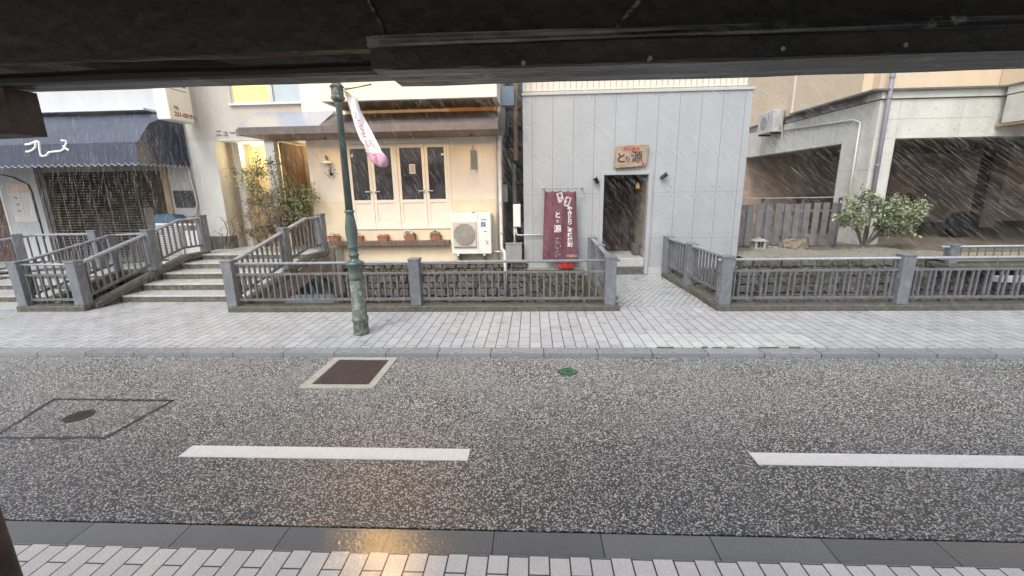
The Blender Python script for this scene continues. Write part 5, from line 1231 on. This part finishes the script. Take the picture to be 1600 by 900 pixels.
# dark tyre shape in the car park
p = atY(1495, 368, 12.2)
t = thing('dark_tyre', 'black rounded tyre-like shape on the floor of the dark car park', 'tyre', (p.x, 12.2, zfl))
b = MB(); n1 = 28
for k in range(2): pass
prf = [(.20, -.09), (.30, -.10), (.335, -.07), (.34, 0), (.335, .07), (.30, .10), (.20, .09)]
b.lathe((p.x, 12.2, zfl+.34), prf, n1, axis='Y'); b.build('tread', mat('matte_rubber', (.015, .015, .016), .95, .1), t)
MB().lathe((p.x, 12.2, zfl+.34), [(.19, -.05), (.19, .05)], 20, axis='Y').build('hub', mat('matte_hub', (.03, .03, .03), .9, .1), t)
# pipes on the corner
xp = XQ+.10
pipe('tall mauve grey drain pipe on the corner of the concrete building', [(xp, YQ-.10, 6.5), (xp, YQ-.10, .42)], .048, M_PIPEP, joints=[(xp, YQ-.10, z) for z in (zTp+.25, zBd+.02, 2.3, 1.2)], group='pipes on the concrete building')
pa = [atX(1195, 208, XQ-.05), atX(1300, 189, XQ-.05), atX(1338, 183, XQ-.05)]
cn = atX(1345, 186, XQ-.05)
pipe('thin pale conduit along the side beam, turning down near the corner', [(XQ-.05, pa[0].y, pa[0].z), (XQ-.05, cn.y+.25, cn.z+.02), (XQ-.05, cn.y, cn.z-.08), (XQ-.05, cn.y-.0, .9)], .024, M_PIPE, group='pipes on the concrete building', name='conduit')
# wall hung air conditioner on the side
ya0 = atX(1212, 190, XQ-.3).y; ya1 = ya0+1.5
p = atX(1212, 205, XQ-.35); q = atX(1212, 171, XQ-.35)
t = thing('air_conditioner', 'small weathered white air conditioner unit hung high on the side of the concrete building', 'air conditioner', (XQ-.2, ya0, p.z))
MB().box(XQ-.38, XQ-.06, ya0, ya0+.95, p.z, q.z).build('casing', mat('weathered_ac_casing', (.50, .50, .49), .5, .25, 6, streak=.5, streakcol=(.25, .25, .24)), t, bevel=.015)
MB().lathe((XQ-.385, ya0+.58, (p.z+q.z)/2), [(.2, -.004), (.2, .012)], 24, axis='X').build('fan_grille', M_ACG, t)
MB().box(XQ-.388, XQ-.379, ya0+.30, ya0+.32, p.z+.02, q.z-.02).build('seam', M_GREYBOX, t)
MB().path([(XQ-.2, ya0-.02, p.z+.1), (XQ-.18, ya0-.08, p.z+.25), (XQ-.12, ya0-.1, p.z), (XQ-.10, ya0-.08, p.z-.25)], .014, 6).build('hose', M_PIPE, t)
for y in (ya0+.1, ya0+.8): MB().box(XQ-.38, XQ-.002, y, y+.03, p.z-.05, p.z-.004).build('bracket', M_BLACK, t)

# ================================================================== small garden at the right
b = MB(); rnd = random.Random(11); gx0_, gx1_, gy0_, gy1_ = 4.36, 8.6, 9.0, YQ+.3; nx, ny_ = 46, 24; V = {}
for i in range(nx+1):
    for j in range(ny_+1):
        V[i, j] = b.bm.verts.new((gx0_+(gx1_-gx0_)*i/nx, gy0_+(gy1_-gy0_)*j/ny_, zGd+.02+rnd.uniform(-.012, .018)+.04*math.sin(i*.3)*math.sin(j*.35)))
for i in range(nx):
    for j in range(ny_): b._f([V[i, j], V[i+1, j], V[i+1, j+1], V[i, j+1]])
gd = b.build('garden_bed', M_GRAVEL); tag(gd, kind='structure')
struct('garden_soil', MB().box(4.36, 8.6, 9.20, YQ+.3, -.4, zGd-.06), M_SOIL)
# stone lantern (low)
p = atZ(1184, 388, zGd+.02)
t = thing('stone_lantern', 'small low granite lantern with a wide square cap on the garden gravel', 'stone lantern', (p.x, p.y, zGd+.02))
s_ = .125; X, Y, Z = p.x, p.y, zGd+.01
MB().box(X-s_*1.05, X+s_*1.05, Y-s_, Y+s_, Z, Z+.03).build('base', M_LANTERN, t, bevel=.006)
for a in (-1, 1):
    for c in (-1, 1): MB().box(X+a*s_*.78-.025, X+a*s_*.78+.025, Y+c*s_*.7-.025, Y+c*s_*.7+.025, Z+.03, Z+.185).build('pillar', M_LANTERN, t)
MB().hexa([(X-.175, Y-.15, Z+.185), (X+.175, Y-.15, Z+.185), (X+.175, Y+.15, Z+.185), (X-.175, Y+.15, Z+.185)], [(X-.08, Y-.07, Z+.245), (X+.08, Y-.07, Z+.245), (X+.08, Y+.07, Z+.245), (X-.08, Y+.07, Z+.245)]).build('cap', M_LANTERN, t, bevel=.01)
MB().lathe((X, Y, Z+.244), [(.045, 0), (.05, .02), (.02, .035)], 12).build('finial', M_LANTERN, t)
# rock
p = atZ(1243, 390, zGd+.02)
b = MB().ball((p.x, p.y+.1, zGd+.10), .30, 1.05, .6, .72, seg=20); rnd = random.Random(4)
for v in b.bm.verts: v.co += Vector((rnd.uniform(-1, 1), rnd.uniform(-1, 1), rnd.uniform(-1, 1)))*.022; v.co.z = min(v.co.z, zGd+.245+rnd.uniform(-.008, .008))
tag(b.build('garden_rock', M_ROCK), 'brown flat-topped garden rock between the small stone lantern and the shrub', 'rock')
for k, (px, py, r) in enumerate(((1213, 388, .10), (1205, 386, .07))):
    p = atZ(px, py, zGd+.02); b = MB().ball((p.x, p.y, zGd+.03), r, 1.3, .8, .4, seg=8, jit=.008)
    tag(b.build('flat_stone', M_LANTERN), ['pale flat stone touching the left side of the brown rock', 'tiny flat stone just right of the stone lantern'][k], 'stone')
# board fence
YW = 10.55; fz0 = zGd+.07; fz1 = atY(1230, 318, YW).z; fzr = atY(1230, 308.5, YW).z
fx0 = 4.42; fx1 = atY(1312, 345, YW).x
t = thing('board_fence', 'weathered grey wooden board fence with open gaps behind the small garden', 'fence', ((fx0+fx1)/2, YW, zGd))
n = 13; pw = (fx1-fx0)/n
rnd = random.Random(3)
for i in range(n):
    x = fx0+i*pw; dz = rnd.uniform(-.015, .015); w_ = pw*rnd.uniform(.60, .68)
    MB().box(x, x+w_, YW-.03, YW-.012, fz0+rnd.uniform(0, .02), fz1+dz).build('board', M_GREYWOOD, t)
for z in (fz0+.22, fz1-.20): MB().box(fx0, fx1, YW-.012, YW+.02, z, z+.045).build('cross_rail', M_GREYWOOD, t)
for i in range(n):
    x = fx0+(i+.55)*pw
    if rnd.random() < .45: MB().box(x, x+pw*.6, YW+.02, YW+.038, fz0, fz1-.02).build('back_board', M_GREYWOOD, t)
MB().box(fx0, fx1+.08, YW-.05, YW+.05, fzr-.02, fzr).build('top_rail', M_GREYBOX, t)
for x in (fx0+.1, fx0+(fx1-fx0)*.36, fx0+(fx1-fx0)*.68, fx1-.03): MB().box(x-.03, x+.03, YW-.005, YW+.055, zGd, fzr-.02).build('post', M_PIPED, t)

# ================================================================== plants
def leaf_quad(b, c, d, n_, L_, W_):
    u = d.normalized()*L_/2; v = d.cross(n_).normalized()*W_/2 if d.cross(n_).length > 1e-4 else d.orthogonal().normalized()*W_/2
    b.quad(c-u, c-v*.9+u*.1, c+u, c+v*.9+u*.1)
def shrub(name, label, cat, base, stems, leafL, leafW, mats_, weights, seed, per=26, twigr=.006, droop=0.0, spread=.10, group=None):
    """stems: list of polylines (first point at the base). leaves are scattered on twigs that leave each stem"""
    rnd = random.Random(seed); t = thing(name, label, cat, base, group)
    sb = MB(); lb = MB()
    for st, dens, lo_ in stems:
        pts = [Vector(p) for p in st]; n = len(pts)
        sb.path(pts, .01, 6, rs=[twigr*2.2*(1-.75*k/(n-1)) for k in range(n)])
        L = pathlen(pts)
        for k in range(dens):
            s_ = L[-1]*rnd.uniform(lo_, 1); p = along(pts, L, s_)
            d = Vector((rnd.uniform(-1, 1), rnd.uniform(-1, .8), rnd.uniform(-.35, .9)-droop)).normalized(); ln = spread*rnd.uniform(.5, 1.6)
            q = p+d*ln; sb.tube(p, q, twigr*.5, twigr*.2, seg=4, caps=False)
            for m_ in range(per):
                c_ = p.lerp(q, rnd.uniform(.3, 1.1))+Vector((rnd.gauss(0, 1), rnd.gauss(0, 1), rnd.gauss(0, 1)))*leafL*.55
                dd = (d+Vector((rnd.uniform(-1, 1), rnd.uniform(-1, 1), rnd.uniform(-1, .6)))).normalized()
                r = rnd.random(); a = 0; lb.mi = len(weights)-1
                for i, w_ in enumerate(weights):
                    a += w_
                    if r < a: lb.mi = i; break
                leaf_quad(lb, c_, dd, Vector((rnd.uniform(-1, 1), rnd.uniform(-1, 1), 1)).normalized(), leafL*rnd.uniform(.7, 1.25), leafW*rnd.uniform(.7, 1.2))
    sb.build('stems', M_TWIG, t); lb.build('foliage', mats_, t)
    return t
def px_stem(pxs, Y, dy=.15, seed=0):
    rnd = random.Random(seed); return [atY(x, y, Y+(rnd.uniform(-dy, dy) if k else 0)) for k, (x, y) in enumerate(pxs)]
# bush over the sloping railing
YN_ = 9.15
st = [(px_stem([(432, 384), (425, 340), (405, 290), (398, 245)], YN_, .12, 1), 34, .45),
      (px_stem([(434, 384), (420, 330), (392, 300), (380, 265)], YN_, .12, 2), 30, .45),
      (px_stem([(436, 384), (440, 330), (432, 290), (421, 252)], YN_, .12, 3), 30, .45),
      (px_stem([(440, 384), (462, 345), (478, 318), (492, 303)], YN_, .12, 4), 46, .35),
      (px_stem([(440, 384), (455, 340), (470, 320), (470, 295)], YN_, .12, 6), 40, .4),
      (px_stem([(440, 384), (450, 335), (455, 310), (448, 280)], YN_, .12, 5), 36, .4)]
shrub('bush', 'tall feathery green bush in front of the lit entrance, leaning over the sloping railing', 'bush', (st[0][0][0].x, YN_, .66), st, .085, .028, [M_LEAF1, M_LEAF2, M_LEAF3], [.42, .10, .48], 21, per=17, spread=.16)
st = [(px_stem([(420, 386), (412, 360), (398, 335), (392, 318)], 9.1, .12, 11), 22, .15),
      (px_stem([(426, 386), (428, 360), (425, 330), (430, 305)], 9.1, .12, 12), 26, .15),
      (px_stem([(432, 386), (440, 362), (452, 340), (458, 325)], 9.1, .12, 13), 24, .15),
      (px_stem([(415, 386), (400, 372), (385, 362), (372, 352)], 9.1, .12, 14), 16, .15),
      (px_stem([(430, 386), (436, 360), (440, 338), (440, 318)], 9.1, .12, 15), 24, .1)]
shrub('dry_bush', 'brownish dry twiggy bush at the foot of the tall green bush', 'bush', (st[0][0][0].x, 9.1, .66), st, .06, .020, [M_LEAFB, M_LEAF1, M_TWIG], [.62, .2, .18], 22, per=60, spread=.2)
st = [(px_stem([(352, 384), (356, 360), (350, 345), (343, 338)], 9.3, .1, 31), 5, .5), (px_stem([(358, 384), (366, 362), (362, 345), (372, 330)], 9.3, .1, 32), 5, .5),
      (px_stem([(362, 386), (376, 370), (388, 362), (398, 358)], 9.2, .1, 33), 6, .4), (px_stem([(348, 386), (352, 372), (344, 366), (338, 362)], 9.2, .1, 34), 5, .4)]
shrub('bare_shrub', 'nearly bare twiggy shrub with a few dark leaves at the left of the entrance', 'bush', (st[0][0][0].x, 9.3, .66), st, .05, .02, [M_LEAFB, M_LEAF2], [.5, .5], 23, per=4, spread=.14)
# camellia-like shrub on the right
YK = 10.1
def kst(p, s, d, lo=.45): return (px_stem(p, YK, .22, s), d, lo)
st = [kst([(1346, 384), (1340, 355), (1330, 335), (1325, 318)], 1, 15), kst([(1346, 384), (1342, 350), (1338, 325), (1350, 308)], 2, 14), kst([(1346, 384), (1338, 360), (1322, 348), (1316, 335)], 3, 12),
      kst([(1352, 384), (1375, 358), (1392, 335), (1392, 308)], 4, 22), kst([(1352, 384), (1378, 360), (1408, 340), (1420, 318)], 5, 24), kst([(1352, 384), (1372, 362), (1398, 345), (1400, 326)], 6, 22),
      kst([(1352, 384), (1385, 358), (1425, 338), (1452, 320)], 7, 20, .55), kst([(1352, 384), (1370, 366), (1395, 362), (1415, 352)], 8, 18, .5), kst([(1352, 384), (1372, 350), (1372, 325), (1370, 308)], 9, 14)]
shrub('evergreen_shrub', 'spreading evergreen shrub with pale glossy leaves in front of the concrete corner pillar', 'shrub', (st[0][0][0].x, YK, zGd), st, .085, .042, [M_LEAFP, M_LEAF1, M_LEAF3, M_LEAF2], [.52, .18, .24, .06], 41, per=30, spread=.19, twigr=.009)
# low weeds on the walls (ground cover nobody could count)
rnd = random.Random(77); b = MB()
for (xa, xb, yy, za, zb, n_) in ((-.1, 1.1, 9.14, -.5, .15, 330), (2.9, 4.3, 9.14, -.3, .2, 120), (4.5, 8.0, 8.96, -.3, .38, 420), (-4.0, -.5, 9.13, .1, .3, 90)):
    for k in range(n_):
        cx, cz = rnd.uniform(xa, xb), rnd.uniform(za, zb)
        for _ in range(4):
            c_ = Vector((cx+rnd.gauss(0, .03), yy-rnd.uniform(0, .04), cz+rnd.gauss(0, .03))); b.mi = rnd.choice((0, 0, 1)); leaf_quad(b, c_, Vector((rnd.uniform(-1, 1), rnd.uniform(-1, 0), rnd.uniform(-1, 1))).normalized(), Vector((0, -1, .5)), .035, .02)
tag(b.build('wall_weeds', [M_LEAF2, M_LEAF1]), kind='stuff')

# ================================================================== street lamp and pennant
LP = atZ(562, 524, ZS); LP.y += .07; LX, LY = LP.x, LP.y
t = thing('street_lamp', 'green cast iron lamp post with peeling paint on the pavement edge', 'street lamp', (LX, LY, ZS))
zz = lambda y: atY(545, y, LY).z
MB().lathe((LX, LY, 0), [(.098, ZS-.02), (.100, ZS+.02), (.094, zz(503)), (.104, zz(501)), (.108, zz(498.5)), (.104, zz(496)), (.093, zz(494)), (.088, zz(437))], 28).build('lower_shaft', M_GREENPEEL, t, smooth=True)
MB().lathe((LX, LY, 0), [(.088, zz(437)), (.098, zz(434)), (.098, zz(431)), (.089, zz(429)), (.088, zz(417)), (.10, zz(415)), (.120, zz(412.5)), (.118, zz(410)), (.09, zz(408)), (.058, zz(406)), (.055, zz(401)), (.066, zz(399.5)), (.066, zz(397.5)), (.055, zz(396)), (.052, zz(390)), (.062, zz(387.5)), (.066, zz(386)), (.062, zz(384.5)), (.058, zz(383)), (.074, zz(365)), (.072, zz(355)), (.052, zz(338)), (.048, zz(333)), (.060, zz(331.5)), (.060, zz(329.5)), (.046, zz(328))], 28).build('middle_shaft', M_GREENP, t, smooth=True)
MB().lathe((LX, LY, 0), [(.046, zz(328)), (.036, zz(165)), (.045, zz(163)), (.045, zz(161)), (.036, zz(159))], 24).build('upper_shaft', M_GREENP, t, smooth=True)
MB().lathe((LX, LY, 0), [(.040, zz(159)), (.078, zz(155)), (.082, zz(152)), (.070, zz(149)), (.070, zz(138)), (.085, zz(135)), (.05, zz(130)), (.04, zz(120))], 12).build('capital', M_GREENPEEL, t)
zh = zz(120)
MB().lathe((LX, LY, zh), [(.09, 0), (.10, .02), (.06, .04)], 20).build('lamp_base', M_GREENP, t)
MB().lathe((LX, LY, zh+.04), [(.04, .06), (.075, .10), (.088, .16), (.075, .22), (.03, .27)], 24).build('globe', M_BULB, t, smooth=True)
MB().tube((LX, LY, zh+.04), (LX, LY, zh+.12), .025, seg=10).build('lamp_holder', M_GREENP, t)
MB().lathe((LX, LY, zh+.30), [(.16, -.02), (.15, 0), (.08, .04), (.02, .07), (.012, .14)], 20).build('lamp_cap', M_GREENP, t)
MB().tube((LX, LY, zz(141)), (LX+.42, LY-.02, zz(133)), .012, seg=8).build('pennant_arm', M_GREENP, t)
# pennant blown and twisted by the wind
rows = [(536, 539, 139), (538, 548, 145), (541, 558, 152), (547, 563, 172), (551, 571, 186), (554, 576, 196), (558, 582, 207), (563, 588, 219), (569, 592, 227), (571, 596, 236), (574, 603, 243), (580, 607, 252), (588, 606, 258), (594, 602, 261)]
t2 = thing('pennant', 'white and pink cloth pennant blown sideways, hanging from the green lamp post', 'pennant', atY(540, 139, LY-.05))
b = MB(); G = {}; NU = 8; fine = []
for (a0, a1, ay), (c0, c1, cy) in zip(rows, rows[1:]):
    for k in range(3): u = k/3; fine.append((a0+(c0-a0)*u, a1+(c1-a1)*u, ay+(cy-ay)*u))
fine.append(rows[-1])
for j, (xa, xb, yy) in enumerate(fine):
    for i in range(NU+1):
        u = i/NU; v = j/(len(fine)-1)
        G[i, j] = b.bm.verts.new(atY(xa+(xb-xa)*u, yy+(u-.5)*3*(1-v), LY-.06+.05*math.sin(u*5.0+v*9)*min(1, v*3)+.07*math.sin(v*6)))
for j in range(len(fine)-1):
    b.mi = 2 if fine[j][2] > 236 else (1 if fine[j][2] < 152 else 0)
    for i in range(NU): b._f([G[i, j], G[i+1, j], G[i+1, j+1], G[i, j+1]])
cl = b.build('cloth', [M_PENN, M_PENNY, M_PINK], t2, smooth=True); md = cl.modifiers.new('s', 'SOLIDIFY'); md.thickness = .003
yp = LY-.20
pr = MB()
for pts in ([(554, 176), (557, 180), (555, 184), (560, 186)], [(557, 189), (562, 188), (559, 193), (564, 195)], [(560, 198), (566, 196), (563, 202), (568, 203), (566, 206)], [(564, 210), (570, 207), (567, 213), (572, 214)], [(571, 219), (573, 226), (577, 229), (579, 224), (576, 220), (580, 219), (582, 226), (586, 231)], [(581, 243), (586, 241), (588, 246), (584, 250), (590, 251)], [(590, 240), (594, 244), (592, 250)]):
    q = []
    for a, c in pts:
        # lay the print on the cloth surface nearest to this spot
        best = min(G.values(), key=lambda v_: 0) if False else None
        q.append(atY(a, c, yp+.06))
    pr.path(q, .006, 5)
pr.build('print', M_PINKD, t2)['kind'] = 'stuff'

# ================================================================== the wooden eave the photographer stands under
def rough_bar(x0, x1, y0, y1, z0, z1, seed, n=70, j=.004):
    rnd = random.Random(seed); b = MB(); rings = []; o = [0]*8
    for i in range(n+1):
        x = x0+(x1-x0)*i/n; o = [max(-j, min(j, v*.8+rnd.uniform(-j, j)*.5)) for v in o]
        rings.append([b.bm.verts.new(p) for p in ((x, y0+o[0], z0+o[1]), (x, y1+o[2], z0+o[3]), (x, y1+o[4], z1+o[5]), (x, y0+o[6], z1+o[7]))])
    for a, c in zip(rings, rings[1:]):
        for i in range(4): b._f([a[i], a[(i+1) % 4], c[(i+1) % 4], c[i]])
    b._f(rings[0][::-1]); b._f(rings[-1]); return b
t = thing('wooden_eave', 'dark weathered wooden eave across the top of the view', 'eave', (0, 1.0, 2.13))
zq = lambda px, py, Y=1.0: atY(px, py, Y).z
xsp = atY(585, 100, .97).x
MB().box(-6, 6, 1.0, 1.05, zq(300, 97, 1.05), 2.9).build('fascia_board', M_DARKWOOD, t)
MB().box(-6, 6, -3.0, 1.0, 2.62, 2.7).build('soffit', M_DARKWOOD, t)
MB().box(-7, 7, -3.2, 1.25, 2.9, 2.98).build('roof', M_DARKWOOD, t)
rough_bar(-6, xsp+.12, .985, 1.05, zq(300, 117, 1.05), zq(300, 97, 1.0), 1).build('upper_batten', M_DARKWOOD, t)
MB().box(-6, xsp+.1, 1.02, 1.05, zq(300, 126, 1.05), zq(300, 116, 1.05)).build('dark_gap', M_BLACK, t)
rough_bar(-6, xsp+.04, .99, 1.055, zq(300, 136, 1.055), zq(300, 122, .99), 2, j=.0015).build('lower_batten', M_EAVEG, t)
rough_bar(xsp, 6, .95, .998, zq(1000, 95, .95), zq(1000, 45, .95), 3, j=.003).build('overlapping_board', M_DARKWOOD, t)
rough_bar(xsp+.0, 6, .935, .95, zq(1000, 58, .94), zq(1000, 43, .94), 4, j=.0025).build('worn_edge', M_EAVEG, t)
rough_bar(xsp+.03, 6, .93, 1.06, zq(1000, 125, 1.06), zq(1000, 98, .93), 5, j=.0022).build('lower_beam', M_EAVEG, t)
for px, py in ((818, 99), (1015, 92), (1222, 77), (1413, 71)):
    p = atY(px, py, .948); MB().tube((p.x, .953, p.z), (p.x, .944, p.z), .0045, seg=10).build('screw', M_SCREW, t)
# slanting planks seen on the upper fascia
rnd = random.Random(9)
for px0, px1 in ((575, 600), (1000, 960)):
    a, c = atY(px0, 0, .995), atY(px1, 47, .995); MB().sweep([(a.x, .996, a.z), (c.x, .996, c.z)], .008, .012).build('plank_edge', M_EAVEG, t)
# bracket under the eave and the post
bx1_ = atY(37, 180, 1.0).x
zbk = zq(30, 216, 1.04)
tag(rough_bar(-2.4, bx1_, .97, 1.04, zbk, zq(30, 150, .97)+.02, 8, n=20, j=.003).build('eave_bracket', M_EAVEB), 'dark brown wooden block hanging under the eave at the upper left', 'bracket')
pe = atY(33, 893, .98)
pe.x = atY(-12, 840, .98).x
b = MB(); zz0 = 0.004; rr = .07
b.lathe((pe.x-rr, .98, 0), [(rr*1.05, zz0), (rr, .3), (rr*.96, 2.6)], 18)
tag(b.build('wooden_post', M_EAVEB, smooth=True), 'dark brown wooden post at the lower left corner of the view', 'post')

# ================================================================== falling sleet
rnd = random.Random(99); b = MB()
for k in range(26000):
    Y = 3.0+6.0*rnd.random()**.8; X = rnd.uniform(-1.32, 1.28)*Y - .05*Y; Z = rnd.uniform(.1, 4.3)
    ln = rnd.uniform(.04, .22)*(.5+Y*.10); r = rnd.uniform(.0005, .0011)*(.6+Y*.10)
    d = Vector((.72+rnd.gauss(0, .10), -.85+rnd.gauss(0, .10), -1)).normalized()
    c_ = Vector((X, Y, Z)); b.tube(c_-d*ln/2, c_+d*ln/2, r, r*.4, seg=3, caps=False)
tag(b.build('falling_sleet', M_RAIN), kind='stuff')
